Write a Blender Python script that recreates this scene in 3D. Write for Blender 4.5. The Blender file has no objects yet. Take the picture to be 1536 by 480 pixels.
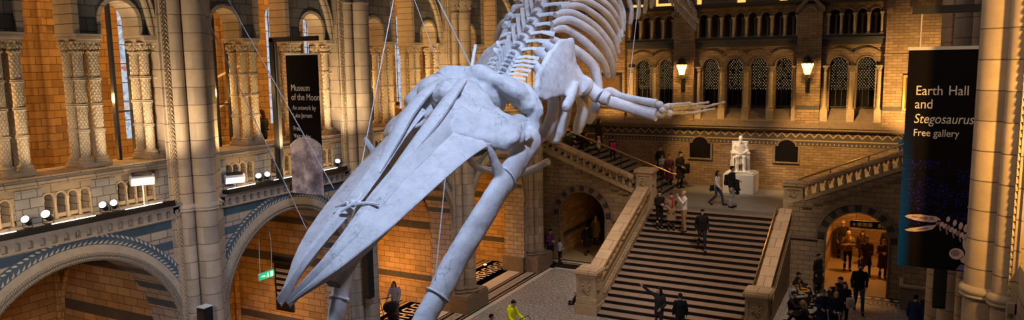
import bpy, bmesh, math, random
from mathutils import Vector, Matrix
from math import pi, sin, cos, atan2, sqrt, radians
random.seed(7)
SC = bpy.context.scene
COL = SC.collection

# ---------------------------------------------------------------- objects
def tag(o, label=None, cat=None, group=None, kind=None):
    if label: o['label'] = label
    if cat: o['category'] = cat
    if group: o['group'] = group
    if kind: o['kind'] = kind
    return o

def thing(name, label, cat, loc=(0, 0, 0), rz=0.0, group=None, scale=1.0):
    o = bpy.data.objects.new(name, None)
    COL.objects.link(o)
    o.empty_display_size = .1
    o.location = loc; o.rotation_euler = (0, 0, rz); o.scale = (scale,) * 3
    return tag(o, label, cat, group)

class MB:
    """collects simple shapes; build() links them as ONE mesh object"""
    def __init__(s): s.v = []; s.f = []; s.uv = {}; s.M = None
    def add(s, vs, fs):
        b = len(s.v)
        if s.M is not None: vs = [tuple(s.M @ Vector(v)) for v in vs]
        s.v += [tuple(v) for v in vs]
        s.f += [tuple(b + i for i in f) for f in fs]
        return b
    def quad(s, a, b, c, d): s.add([a, b, c, d], [(0, 1, 2, 3)])
    def box(s, x0, x1, y0, y1, z0, z1, bev=0):
        if bev <= 0:
            vs = [(x, y, z) for x in (x0, x1) for y in (y0, y1) for z in (z0, z1)]
            s.add(vs, [(0, 1, 3, 2), (4, 6, 7, 5), (0, 4, 5, 1), (2, 3, 7, 6), (0, 2, 6, 4), (1, 5, 7, 3)])
        else:
            bm = bmesh.new()
            bmesh.ops.create_cube(bm, size=1)
            for v in bm.verts:
                v.co = ((x0 + x1) / 2 + v.co.x * (x1 - x0), (y0 + y1) / 2 + v.co.y * (y1 - y0), (z0 + z1) / 2 + v.co.z * (z1 - z0))
            bmesh.ops.bevel(bm, geom=bm.edges[:], offset=bev, segments=2, affect='EDGES', profile=.5)
            s.bm(bm)
    def bm(s, bm):
        bm.verts.index_update()
        s.add([tuple(v.co) for v in bm.verts], [tuple(v.index for v in f.verts) for f in bm.faces]); bm.free()
    def loft(s, rings, cap=True, closed=True):
        n = len(rings[0]); b = len(s.v); vs = [p for r in rings for p in r]; fs = []
        for i in range(len(rings) - 1):
            for j in range(n if closed else n - 1):
                k = (j + 1) % n
                fs.append((i * n + j, i * n + k, (i + 1) * n + k, (i + 1) * n + j))
        if cap and closed:
            fs.append(tuple(range(n - 1, -1, -1))); fs.append(tuple((len(rings) - 1) * n + j for j in range(n)))
        s.add(vs, fs)
    def lathe(s, prof, c=(0, 0, 0), n=16, cap=True, a0=0.0, ax='z'):
        rings = []
        for r, z in prof:
            ring = []
            for j in range(n):
                a = a0 + 2 * pi * j / n
                if ax == 'z': ring.append((c[0] + r * cos(a), c[1] + r * sin(a), c[2] + z))
                elif ax == 'x': ring.append((c[0] + z, c[1] + r * cos(a), c[2] + r * sin(a)))
                else: ring.append((c[0] + r * cos(a), c[1] + z, c[2] + r * sin(a)))
            rings.append(ring)
        s.loft(rings, cap)
    def tube(s, pts, rad, n=8, flat=None, cap=True, up=(0, 0, 1)):
        """swept tube; rad number or list; flat = (list of) ratio of second axis"""
        P = [Vector(p) for p in pts]; m = len(P); rings = []
        ref = Vector(up)
        for i in range(m):
            t = (P[min(i + 1, m - 1)] - P[max(i - 1, 0)])
            if t.length < 1e-9: t = Vector((0, 0, 1))
            t.normalize()
            a = ref - t * ref.dot(t)
            if a.length < .05: a = Vector((1, 0, 0)) - t * t.x
            if a.length < .05: a = Vector((0, 1, 0)) - t * t.y
            a.normalize(); b = t.cross(a)
            r = rad[i] if isinstance(rad, (list, tuple)) else rad
            fl = 1 if flat is None else (flat[i] if isinstance(flat, (list, tuple)) else flat)
            rings.append([tuple(P[i] + a * (r * cos(2 * pi * j / n)) + b * (r * fl * sin(2 * pi * j / n))) for j in range(n)])
        s.loft(rings, cap)
    def ball(s, c, r, n=10, m=6, rot=None):
        if not isinstance(r, (tuple, list)): r = (r, r, r)
        vs = []; fs = []
        for i in range(m + 1):
            ph = pi * i / m
            for j in range(n):
                a = 2 * pi * j / n
                p = Vector((r[0] * sin(ph) * cos(a), r[1] * sin(ph) * sin(a), r[2] * cos(ph)))
                if rot is not None: p = rot @ p
                vs.append((c[0] + p.x, c[1] + p.y, c[2] + p.z))
        for i in range(m):
            for j in range(n):
                k = (j + 1) % n
                fs.append((i * n + j, (i + 1) * n + j, (i + 1) * n + k, i * n + k))
        s.add(vs, fs)
    def prism(s, pts, ax, d0, d1):
        """extrude a 2-D outline; ax 'x': pts=(y,z); 'y': pts=(x,z); 'z': pts=(x,y)"""
        def P(p, d): return (d, p[0], p[1]) if ax == 'x' else (p[0], d, p[1]) if ax == 'y' else (p[0], p[1], d)
        n = len(pts)
        s.add([P(p, d0) for p in pts] + [P(p, d1) for p in pts],
              [tuple(range(n)), tuple(range(2 * n - 1, n - 1, -1))] + [(i, i + n, (i + 1) % n + n, (i + 1) % n) for i in range(n)])
    def build(s, name, m, parent=None, smooth=False, merge=True):
        me = bpy.data.meshes.new(name)
        me.from_pydata(s.v, [], s.f)
        bm = bmesh.new(); bm.from_mesh(me)
        if merge: bmesh.ops.remove_doubles(bm, verts=bm.verts[:], dist=1e-5)
        bmesh.ops.recalc_face_normals(bm, faces=bm.faces[:])
        bm.to_mesh(me); bm.free()
        if m is not None: me.materials.append(m)
        if smooth:
            me.polygons.foreach_set('use_smooth', [True] * len(me.polygons))
            try: me.set_sharp_from_angle(angle=radians(42))
            except Exception: pass
        o = bpy.data.objects.new(name, me); COL.objects.link(o)
        if parent is not None: o.parent = parent
        return o

def copy_tree(o, parent=None):
    c = o.copy(); COL.objects.link(c)
    if parent is not None: c.parent = parent; c.matrix_parent_inverse = o.matrix_parent_inverse
    for ch in list(o.children): copy_tree(ch, c)
    return c

def W(ax, plane, u, z, d):
    """wall-plane point: ax 'X' wall faces +-X at X=plane; d = depth behind the face"""
    return (plane + d, u, z) if ax == 'X' else (u, plane + d, z)

def arch_wall(mb, ax, plane, thick, u0, u1, z0, z1, ops, seg=14):
    """wall with round-arched openings (c, half width, spring z, bottom z); thick is signed depth"""
    ops = sorted(ops)
    def rect(a, b, c, d):
        if b - a < 1e-4 or d - c < 1e-4: return
        for k in (0, thick):
            mb.quad(W(ax, plane, a, c, k), W(ax, plane, b, c, k), W(ax, plane, b, d, k), W(ax, plane, a, d, k))
    x = u0
    for (c, hw, sp, bt) in ops:
        rect(x, c - hw, z0, z1)
        rect(c - hw, c + hw, z0, bt)
        arc = [(c - hw * cos(pi * i / seg), sp + hw * sin(pi * i / seg)) for i in range(seg + 1)]
        for (a, za), (b, zb) in zip(arc, arc[1:]):
            for k in (0, thick):
                mb.quad(W(ax, plane, a, za, k), W(ax, plane, b, zb, k), W(ax, plane, b, z1, k), W(ax, plane, a, z1, k))
            mb.quad(W(ax, plane, a, za, 0), W(ax, plane, b, zb, 0), W(ax, plane, b, zb, thick), W(ax, plane, a, za, thick))
        for uu in (c - hw, c + hw):
            mb.quad(W(ax, plane, uu, bt, 0), W(ax, plane, uu, sp, 0), W(ax, plane, uu, sp, thick), W(ax, plane, uu, bt, thick))
        if bt > z0 + 1e-4:
            mb.quad(W(ax, plane, c - hw, bt, 0), W(ax, plane, c + hw, bt, 0), W(ax, plane, c + hw, bt, thick), W(ax, plane, c - hw, bt, thick))
        x = c + hw
    rect(x, u1, z0, z1)
    for uu in (u0, u1):
        mb.quad(W(ax, plane, uu, z0, 0), W(ax, plane, uu, z1, 0), W(ax, plane, uu, z1, thick), W(ax, plane, uu, z0, thick))
    mb.quad(W(ax, plane, u0, z1, 0), W(ax, plane, u1, z1, 0), W(ax, plane, u1, z1, thick), W(ax, plane, u0, z1, thick))

def arch_ring(mb, ax, plane, d0, d1, c, zc, r0, r1, a0=0.0, a1=pi, seg=28, drop=0.0):
    """flat voussoir ring with depth from d0 to d1; drop adds straight legs below the springing"""
    prof = [(d0, r0), (d0, r1), (d1, r1), (d1, r0)]
    rings = []
    if drop: rings.append([W(ax, plane, c + r, zc - drop, d) for d, r in prof])
    for i in range(seg + 1):
        a = a0 + (a1 - a0) * i / seg
        rings.append([W(ax, plane, c + r * cos(a), zc + r * sin(a), d) for d, r in prof])
    if drop: rings.append([W(ax, plane, c - r, zc - drop, d) for d, r in prof])
    mb.loft(rings, True)

def arch_roll(mb, ax, plane, d, c, zc, r, rr, a0=0.0, a1=pi, seg=28, n=8, drop=0.0):
    rings = []
    def ring(uc, z, ua, za):
        return [W(ax, plane, uc + ua * rr * cos(2 * pi * j / n), z + za * rr * cos(2 * pi * j / n), d + rr * sin(2 * pi * j / n)) for j in range(n)]
    if drop: rings.append(ring(c + r, zc - drop, 1, 0))
    for i in range(seg + 1):
        a = a0 + (a1 - a0) * i / seg
        rings.append(ring(c + r * cos(a), zc + r * sin(a), cos(a), sin(a)))
    if drop: rings.append(ring(c - r, zc - drop, -1, 0))
    mb.loft(rings, True)

# ---------------------------------------------------------------- materials
class NT:
    def __init__(s, name):
        s.m = bpy.data.materials.new(name); s.m.use_nodes = True
        s.t = s.m.node_tree; s.n = s.t.nodes; s.l = s.t.links
        s.b = s.n.get('Principled BSDF')
    def N(s, typ, **kw):
        nd = s.n.new('ShaderNode' + typ)
        for k, v in kw.items():
            if k.startswith('i_'):
                nd.inputs[k[2:].replace('_', ' ')].default_value = v
            else: setattr(nd, k, v)
        return nd
    def L(s, a, b): s.l.new(a, b)
    def val(s, x, sock):
        if hasattr(x, 'is_linked'): s.L(x, sock)
        else: sock.default_value = x
    def math(s, op, a, b=0.0, c=0.0):
        nd = s.N('Math', operation=op)
        s.val(a, nd.inputs[0]); s.val(b, nd.inputs[1]); s.val(c, nd.inputs[2])
        return nd.outputs[0]
    def mix(s, f, a, b, typ='MIX'):
        nd = s.N('MixRGB', blend_type=typ)
        s.val(f, nd.inputs[0])
        s.val(a if hasattr(a, 'is_linked') else (*a, 1), nd.inputs[1]); s.val(b if hasattr(b, 'is_linked') else (*b, 1), nd.inputs[2])
        return nd.outputs[0]
    def ramp(s, f, stops):
        nd = s.N('ValToRGB'); e = nd.color_ramp.elements
        while len(e) < len(stops): e.new(.5)
        for el, (p, c) in zip(e, stops): el.position = p; el.color = (*c, 1)
        s.val(f, nd.inputs[0]); return nd.outputs[0]
    def pos(s):
        g = s.N('NewGeometry'); return g
    def wallco(s):
        """metric face coordinates from world position: u along the wall, v up"""
        g = s.N('NewGeometry'); p = s.N('SeparateXYZ'); s.L(g.outputs['Position'], p.inputs[0])
        q = s.N('SeparateXYZ'); s.L(g.outputs['True Normal'], q.inputs[0])
        ax = s.math('GREATER_THAN', s.math('ABSOLUTE', q.outputs[0]), .6)
        az = s.math('GREATER_THAN', s.math('ABSOLUTE', q.outputs[2]), .75)
        u = s.math('ADD', s.math('MULTIPLY', p.outputs[1], ax), s.math('MULTIPLY', p.outputs[0], s.math('SUBTRACT', 1, ax)))
        v = s.math('ADD', s.math('MULTIPLY', p.outputs[1], az), s.math('MULTIPLY', p.outputs[2], s.math('SUBTRACT', 1, az)))
        c = s.N('CombineXYZ'); s.L(u, c.inputs[0]); s.L(v, c.inputs[1])
        return c.outputs[0], p, u, v
    def noise(s, scale=5, detail=4, rough=.6, vec=None):
        nd = s.N('TexNoise', i_Scale=scale, i_Detail=detail, i_Roughness=rough)
        if vec is None:
            g = s.N('NewGeometry'); vec = g.outputs['Position']
        s.L(vec, nd.inputs['Vector']); return nd.outputs['Fac']
    def bump(s, h, strength=.4, dist=.02):
        nd = s.N('Bump'); nd.inputs['Strength'].default_value = strength; nd.inputs['Distance'].default_value = dist
        s.L(h, nd.inputs['Height']); s.L(nd.outputs[0], s.b.inputs['Normal'])
    def out(s, col=None, rough=.8, spec=.3, metal=0):
        if col is not None: s.val(col if hasattr(col, 'is_linked') else (*col, 1), s.b.inputs['Base Color'])
        s.val(rough, s.b.inputs['Roughness']); s.b.inputs['Specular IOR Level'].default_value = spec
        s.b.inputs['Metallic'].default_value = metal
        return s.m

def M_plain(name, col, rough=.6, spec=.3, metal=0, var=.15, scale=6):
    t = NT(name); f = t.noise(scale, 3)
    return t.out(t.mix(f, [c * (1 - var) for c in col], [min(1, c * (1 + var)) for c in col]), rough, spec, metal)

def M_ashlar(name, a, b, mortar, bw=.55, bh=.27, ms=.012, rough=.85, bump=.5, stripes=(), stain=.35):
    t = NT(name); co, p, u, v = t.wallco()
    br = t.N('TexBrick', i_Scale=1.0); br.offset = .5
    for k, x in (('Color1', a), ('Color2', b), ('Mortar', mortar)): br.inputs[k].default_value = (*x, 1)
    br.inputs['Mortar Size'].default_value = ms; br.inputs['Mortar Smooth'].default_value = .2; br.inputs['Bias'].default_value = -.1
    br.inputs['Brick Width'].default_value = bw; br.inputs['Row Height'].default_value = bh
    t.L(co, br.inputs['Vector'])
    col = br.outputs['Color']
    for z0, z1, c in stripes:
        f = t.math('MULTIPLY', t.math('GREATER_THAN', p.outputs[2], z0), t.math('LESS_THAN', p.outputs[2], z1))
        col = t.mix(f, col, c)
    n = t.noise(2.2, 5, .65)
    col = t.mix(stain, col, t.ramp(n, [(.3, (.45, .42, .4)), (.62, (1, 1, 1))]), 'MULTIPLY')
    n2 = t.noise(30, 3)
    h = t.math('ADD', t.math('MULTIPLY', t.math('SUBTRACT', 1, br.outputs['Fac']), 1.0), t.math('MULTIPLY', n2, .35))
    t.bump(h, bump, .02)
    return t.out(col, rough, .25)

def M_emit(name, col, strength):
    m = bpy.data.materials.new(name); m.use_nodes = True; nt = m.node_tree
    b = nt.nodes['Principled BSDF']; b.inputs['Base Color'].default_value = (*col, 1)
    b.inputs['Emission Color'].default_value = (*col, 1); b.inputs['Emission Strength'].default_value = strength
    return m

def M_carved(name, a, b, k=26.0, rough=.75):
    """carved diaper lattice, used on the gallery shafts"""
    t = NT(name); g = t.N('TexCoord'); p = t.N('SeparateXYZ'); t.L(g.outputs['Object'], p.inputs[0])
    s_ = t.math('ADD', p.outputs[0], p.outputs[1])
    d_ = t.math('MULTIPLY', t.math('SUBTRACT', p.outputs[1], p.outputs[0]), .6)
    uu = t.math('ADD', s_, d_)
    w1 = t.math('ABSOLUTE', t.math('SINE', t.math('MULTIPLY', t.math('ADD', uu, t.math('MULTIPLY', p.outputs[2], .9)), k)))
    w2 = t.math('ABSOLUTE', t.math('SINE', t.math('MULTIPLY', t.math('SUBTRACT', uu, t.math('MULTIPLY', p.outputs[2], .9)), k)))
    h = t.math('MINIMUM', w1, w2)
    n = t.noise(18, 3)
    col = t.mix(t.math('MULTIPLY', t.math('ADD', h, t.math('MULTIPLY', n, .5)), .75), a, b)
    t.bump(h, .55, .03)
    return t.out(col, rough, .3)

MAT = {}
buff_a, buff_b = (.50, .37, .22), (.36, .25, .14)
MAT['buff'] = M_ashlar('buff_ashlar', buff_a, buff_b, (.10, .07, .045), .42, .2)
MAT['end'] = M_ashlar('end_wall_brick', (.36, .25, .15), (.23, .155, .095), (.12, .08, .05), .40, .13, .009)
MAT['alcove'] = M_ashlar('alcove_ashlar', (.52, .36, .19), (.34, .22, .11), (.14, .09, .05), .5, .22, .01,
                         stripes=[(.95, 1.2, (.09, .085, .085)), (3.05, 3.35, (.09, .085, .085)), (4.4, 4.6, (.09, .085, .085))])
MAT['gallery'] = M_ashlar('gallery_ashlar', (.46, .29, .13), (.27, .16, .07), (.14, .09, .045), .45, .2, .01)
MAT['grey'] = M_ashlar('grey_ashlar', (.19, .178, .17), (.105, .098, .095), (.05, .065, .06), .46, .27)
blue = (.075, .115, .15)
MAT['spandrel'] = M_ashlar('spandrel_banded', (.46, .39, .32), (.34, .29, .25), (.14, .12, .11), .42, .2,
        stripes=[(z, z + .2, blue) for z in (5.78, 5.3, 4.82, 4.34, 3.86)])
MAT['pier'] = M_ashlar('pier_stone', (.50, .40, .30), (.31, .26, .215), (.16, .13, .1), 30., .41, .010, bump=.35, stain=.4)
MAT['stone'] = M_plain('carved_buff_stone', (.46, .36, .24), .8, .25, var=.3, scale=9)
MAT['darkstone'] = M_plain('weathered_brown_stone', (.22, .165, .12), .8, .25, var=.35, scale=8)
MAT['pink'] = M_ashlar('sill_stone', (.44, .35, .25), (.33, .265, .2), (.14, .11, .09), .6, .16, .01)
MAT['blue'] = M_plain('blue_grey_stone', blue, .75, .25, var=.25)
MAT['cream'] = M_plain('cream_inlay_stone', (.55, .5, .42), .75, .25, var=.25, scale=14)
MAT['shaft'] = M_carved('carved_shaft_stone', (.32, .255, .185), (.62, .52, .385), 30.)
MAT['foliage'] = M_carved('carved_foliage_stone', (.10, .085, .07), (.46, .38, .3), 40)
MAT['ringlit'] = M_ashlar('arch_ring_stone', (.5,.42,.31), (.42,.34,.24), (.14,.11,.08), 30., .2, .01, bump=.3)
MAT['greypanel'] = M_ashlar('grey_panel_blocks', (.36,.35,.34), (.27,.26,.255), (.13,.12,.11), .3, .2, .01)
MAT['corbel'] = M_plain('corbel_stone', (.33,.28,.235), .85, .2, var=.3, scale=7)
MAT['black'] = M_plain('matt_black', (.012, .012, .013), .5)
MAT['blackmetal'] = M_plain('black_painted_metal', (.02, .02, .022), .35, .5)
MAT['brass'] = M_plain('brass', (.75, .52, .22), .28, .5, 1.0, var=.1)
MAT['white'] = M_plain('white_painted', (.78, .78, .8), .5, .3, var=.03)
MAT['marble'] = M_plain('white_marble', (.74, .72, .70), .45, .4, var=.07, scale=10)
MAT['whitemetal'] = M_plain('white_steel_tube', (.72, .72, .74), .35, .5, var=.04)
MAT['cream_stone'] = M_plain('pale_ring_stone', (.44, .37, .29), .8, .25, var=.3, scale=5)
MAT['capital'] = M_carved('carved_capital', (.2, .15, .1), (.58, .47, .32), 30)
MAT['slate'] = M_plain('dark_slate_ledge', (.06, .058, .06), .7, .3, var=.3)
MAT['slateblack'] = M_plain('black_polished_slate', (.008, .007, .007), .25, .4, var=.4, scale=3)
MAT['gilt'] = M_plain('gilt_frame', (.55, .33, .08), .4, .5, .6, var=.3, scale=14)
MAT['canvas'] = M_plain('brown_canvas', (.12, .07, .03), .6, .3, var=.6, scale=2)
MAT['lanternglass'] = M_emit('lantern_glass', (1, .55, .18), 6)
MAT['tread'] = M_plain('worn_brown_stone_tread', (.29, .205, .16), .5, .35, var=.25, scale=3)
MAT['riser'] = M_plain('shade_dark_riser', (.012, .010, .010), .6, .3, var=.3)  # near-black holds the shade on the risers; the stone itself matches the treads
MAT['landing'] = M_plain('grey_landing_stone', (.21, .20, .195), .45, .35, var=.15, scale=2)
MAT['railstone'] = M_ashlar('rail_cap_stone', (.64, .47, .31), (.54, .39, .25), (.2, .14, .1), .8, .62, .012, bump=.25)
MAT['buffwall'] = M_ashlar('stair_wall_ashlar', (.40, .30, .20), (.29, .215, .14), (.12, .09, .06), .46, .2, .01)
MAT['wood'] = M_plain('dark_door_wood', (.05, .028, .014), .5, .3, var=.3)
MAT['passage'] = M_plain('polished_passage_floor', (.46, .36, .22), .28, .5, var=.2, scale=3)
MAT['spotlens'] = M_emit('bright_spot_lens', (.85, .93, 1), 2.2)
MAT['lens'] = M_plain('glass_lens', (.5, .5, .5), .1, .5)
MAT['floodglow'] = M_emit('flood_glass', (1, .93, .88), 1.0)
MAT['exitgreen'] = M_emit('exit_green', (.01, .55, .16), .9)
MAT['exitwhite'] = M_emit('exit_white', (.75, 1, .8), 1.0)
MAT['signyellow'] = M_emit('sign_yellow', (.45, .32, .08), .06)
MAT['violet'] = M_plain('violet_print', (.16, .13, .45), .6, .2, var=.4, scale=15)
MAT['casecream'] = M_plain('cream_case', (.62, .5, .34), .5, .3, var=.1)
MAT['friezegrey'] = M_plain('frieze_grey_brick', (.085, .075, .072), .8, .25, var=.3)
MAT['friezetan'] = M_plain('frieze_tan_brick', (.42, .31, .19), .8, .25, var=.3, scale=12)
MAT['slateblue'] = M_plain('slate_blue_voussoir', (.05, .055, .065), .8, .25, var=.3)
MAT['ledwhite'] = M_emit('white_led', (1, .95, .93), 1.3)
MAT['greymetal'] = M_plain('grey_steel', (.16, .15, .15), .45, .4, var=.1)
# ================================================================ LEFT ARCADE
PIERS = [6.0, 12.0, 18.0, 24.0, 30.0]
BAYS = [9.0, 15.0, 21.0, 27.0]
XL = -14.8
def struct(o, name=None):
    o['kind'] = 'structure'; return o

# floor -------------------------------------------------------------
def M_floor():
    t = NT('terrazzo'); n = t.noise(11, 6, .85); n2 = t.noise(1.3, 3)
    col = t.ramp(n, [(.40, (.10, .09, .085)), (.5, (.33, .30, .28)), (.58, (.62, .58, .55))])
    col = t.mix(.4, col, t.ramp(n2, [(.3, (.6, .6, .6)), (.7, (1, 1, 1))]), 'MULTIPLY')
    return t.out(col, .42, .4)
MAT['terrazzo'] = M_floor()
MAT['aisle'] = M_plain('aisle_stone_flags', (.42, .35, .25), .4, .4, var=.25, scale=2)
MAT['mos_dark'] = M_plain('dark_mosaic', (.018, .015, .013), .4, .4, var=.3, scale=20)
MAT['mos_light'] = M_plain('pale_mosaic', (.62, .56, .48), .45, .4, var=.2, scale=20)
MAT['mos_brown'] = M_plain('brown_mosaic', (.07, .04, .027), .45, .4, var=.3, scale=20)
b = MB(); b.box(-26, 9, 2, 46, -.2, 0)
fl = struct(b.build('floor', MAT['terrazzo']))
def floor_part(name, m, rects, h, sub=None):
    mb = MB()
    for r in rects: mb.box(*r, -.02, h)
    return mb.build(name, m, fl)
floor_part('aisle_paving', MAT['aisle'], [(-20, -15.0, 3, 38)], .004)
floor_part('white_border', MAT['mos_light'], [(-14.02, -13.82, 3, 30.6), (-14.02, -10.4, 30.42, 30.6), (-15.55, -14.95, 3, 31)], .005)
floor_part('dark_border', MAT['mos_dark'], [(-14.95, -14.02, 3, 31.3), (-14.95, -10.4, 30.6, 31.3), (-15.67, -15.55, 3, 31), (-15.2, -15.14, 3, 31)], .004)
floor_part('brown_border', MAT['mos_brown'], [(-17.05, -15.67, 3, 31), (-14.95, -10.2, 31.3, 32.1)], .004)
mb = MB()
y = 8.0
while y < 31:                                    # chequer band along the hall, greek-key band in the aisle
    mb.box(-14.62, -14.36, y, y + .07, 0, .007)
    y += .14
floor_part('chequer_band', MAT['mos_light'], [(-14.66, -14.62, 3, 31), (-14.36, -14.32, 3, 31), (-14.86, -14.83, 3, 31.2), (-14.16, -14.13, 3, 30.7)], .0065)
mb.build('chequer_inlay', MAT['mos_light'], fl)
mb = MB(); y = 18.0
while y < 30.6:
    mb.box(-16.75, -15.95, y, y + .1, 0, .007); mb.box(-16.75, -16.65, y, y + .42, 0, .007)
    mb.box(-16.35, -16.25, y + .1, y + .42, 0, .007); mb.box(-16.6, -16.0, y + .3, y + .4, 0, .007)
    y += .56
mb.build('key_pattern_inlay', MAT['mos_light'], fl)
mb = MB(); x = -14.6
while x < -10.5:
    for k in (-1, 1):
        mb.lathe([(.13, 0), (.13, .007)], (x, 31.7 + .0 * k, 0), 10)
    mb.box(x + .13, x + .2, 31.55, 31.85, 0, .007)
    x += .33
for s in (31.38, 32.0): mb.box(-14.9, -10.3, s, s + .05, 0, .007)
mb.build('ring_pattern_inlay', MAT['mos_light'], fl)
mb = MB()
for a, c in ((-19.4, -19.3), (-17.5, -17.4), (-17.25, -17.2)):
    mb.box(a, c, 6, 31, 0, .008)
mb.build('aisle_inlay_line', MAT['mos_dark'], fl)

# lower wall with arches -------------------------------------------
b = MB()
arch_wall(b, 'X', XL, -1.0, 5.4, 31.4, 0, 6.5, [(c, 2.33, 3.2, 0) for c in BAYS], 40)
struct(b.build('wall_left', MAT['spandrel'], merge=False))
def arch_trim(n, ax, plane, s, c, zc, R=2.33):
    """carved roll, plain stone ring and chevron ring; s = outward direction of the face"""
    o = bpy.data.objects.new('trim_%d' % n, None); COL.objects.link(o); struct(o)
    mb = MB()
    for r, rr, d in ((R + .045, .055, .02), (R + .125, .05, .03)): arch_roll(mb, ax, plane, s * d, c, zc, r, rr, seg=44, n=8, drop=.0)
    mb.build('carved_roll', MAT['foliage'], o, True)
    mb = MB(); arch_ring(mb, ax, plane, -s * .05, s * .04, c, zc, R + .17, R + .33, seg=44)
    mb.build('stone_ring', MAT['cream_stone'], o)
    mb = MB(); arch_ring(mb, ax, plane, -s * .05, s * .03, c, zc, R + .33, R + .56, seg=44)
    rg = mb.build('chevron_ring', MAT['blue'], o)
    mb = MB(); N = 74
    for i in range(N):
        a = pi * (i + .5) / N
        for sd in (-1, 1):
            pts = []
            for (du, dr) in ((-.055, 0.035 if sd > 0 else -.0), (-.018, .028), (.05, .075), (.03, .09), (-.02, .075)):
                rr = R + .445 + sd * (.012 + dr * 1.0)
                aa = a + du / rr
                pts.append(W(ax, plane, c + rr * cos(aa), zc + rr * sin(aa), s * .034))
            mb.add(pts, [(0, 1, 2, 3, 4)])
    mb.build('leaf_inlay', MAT['cream'], rg)
    return o

for i, c in enumerate(BAYS): arch_trim(i + 1, 'X', XL, 1, c, 3.2)

# corbel course, cable tray, balustrade, sill ----------------------------
for i, c in enumerate(BAYS):
    mb = MB(); y0, y1 = c - 2.5, c + 2.5
    ops = []; y = y0 + .16
    while y < y1 - .1: ops.append((y, .058, 6.17, 6.06)); y += .235
    arch_wall(mb, 'X', XL + .1, -.1, y0, y1, 6.02, 6.3, ops, 6)
    mb.box(XL, XL + .15, y0, y1, 6.3, 6.345)
    struct(mb.build('trim_%d' % (5 + i), MAT['corbel'] if 'corbel' in MAT else MAT['cream_stone'], merge=False))
for i, c in enumerate(BAYS):
    mb = MB()
    ops = [(c + d, .085, 6.93, 6.52) for d in (-1.88, -1.65, -1.42, -1.19, -.375, -.125, .125, .375, 1.19, 1.42, 1.65, 1.88)]
    arch_wall(mb, 'X', -14.95, -.3, c - 2.5, c + 2.5, 6.4, 7.2, ops, 8)
    o = struct(mb.build('trim_%d' % (9 + i), MAT['pink'], merge=False))
    mb = MB()
    for (u, hw, sp, bt) in ops: arch_roll(mb, 'X', -14.95, .01, u, sp, .112, .017, seg=8, n=5)
    mb.build('arch_hood', MAT['stone'], o, True)
    mb = MB()
    for (u, hw, sp, bt) in ops:
        for e in (-.115, .115):
            mb.lathe([(.03, 6.5), (.03, 6.56), (.02, 6.58), (.02, 6.85), (.034, 6.9), (.034, 6.94)], (-14.94, u + e, 0), 7)
    mb.build('balustrade_shaft', MAT['stone'], o, True)
    mb = MB()
    mb.box(-15.98, -14.86, c - 2.55, c + 2.55, 7.2, 7.3); mb.box(-15.98, -14.9, c - 2.55, c + 2.55, 7.3, 7.4)
    mb.tube([(-14.87, c - 2.5, 7.22), (-14.87, c + 2.5, 7.22)], .03, 6)
    mb.build('sill', MAT['pink'], o)
    mb = MB(); mb.box(-15.5, -15.42, c - 2.5, c + 2.5, 6.6, 7.2); mb.build('balustrade_back', MAT['darkstone'], o)  # slab added to block gallery light and keep the balustrade openings dark
    for d, w in ((-.755, .26), (.79, .28), (2.29, .3), (-2.29, .3)):
        mb = MB(); mb.box(-14.96, -14.91, c + d - w, c + d + w, 6.46, 7.16)
        mb.box(-14.92, -14.9, c + d - w + .04, c + d + w - .04, 6.98, 7.12); 
        mb.build('balustrade_panel', MAT['greypanel'] if 'greypanel' in MAT else MAT['grey'], o)

# gallery shaft clusters ---------------------------------------------------
def make_cluster():
    root = thing('column_cluster', 'x', 'column', (0, 0, 0))
    PTS = [(x, y) for x in (-.11, -.47) for y in (-.175, .175)]
    mb = MB()
    mb.box(-.62, .04, -.32, .32, 0, .09, .015)
    for x, y in PTS: mb.lathe([(.16, .09), (.16, .13), (.14, .15), (.15, .18), (.12, .22)], (x, y, 0), 14)
    mb.build('base', MAT['stone'], root, True)
    me = None
    for x, y in PTS:
        if me is None:
            mb = MB(); mb.lathe([(.1, .2), (.1, 2.42)], (0, 0, 0), 16, True)
            o = mb.build('shaft', MAT['shaft'], root, True); me = o.data
        else:
            o = bpy.data.objects.new('shaft', me); COL.objects.link(o); o.parent = root
        o.location = (x, y, 0)
    mb = MB(); mb.lathe([(.06, .1), (.06, 2.5)], (-.29, 0, 0), 10, True); mb.build('slim_shaft', MAT['slate'], root, True)  # dark slim shaft, its tone also standing in for shadow between the shafts
    for z in (.78, 1.32, 1.86):
        for x, y in PTS:
            mb = MB()
            mb.lathe([(.1, -.035), (.12, -.03), (.125, -.012), (.11, 0), (.125, .012), (.12, .03), (.1, .035)], (x, y, z), 14, False)
            mb.build('ring_band', MAT['cream_stone'], root, True)
    mb = MB()
    for x, y in PTS:
        mb.lathe([(.112, 2.40), (.138, 2.415), (.138, 2.44), (.115, 2.455), (.12, 2.5), (.14, 2.6), (.15, 2.64)], (x, y, 0), 14)
        for k in range(8):
            a = 2 * pi * k / 8
            mb.ball((x + .125 * cos(a), y + .125 * sin(a), 2.55), (.035, .035, .06), 6, 4)
    mb.box(-.5, -.08, -.2, .2, 2.5, 2.64)
    mb.build('capital', MAT['capital'], root, True)
    mb = MB()
    mb.box(-.6, .04, -.25, .25, 2.64, 2.68); mb.box(-.63, .07, -.28, .28, 2.68, 2.75, .012); mb.box(-.65, .09, -.3, .3, 2.75, 2.8)
    mb.build('abacus', MAT['cream_stone'], root)
    return root
cl0 = make_cluster()
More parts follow.
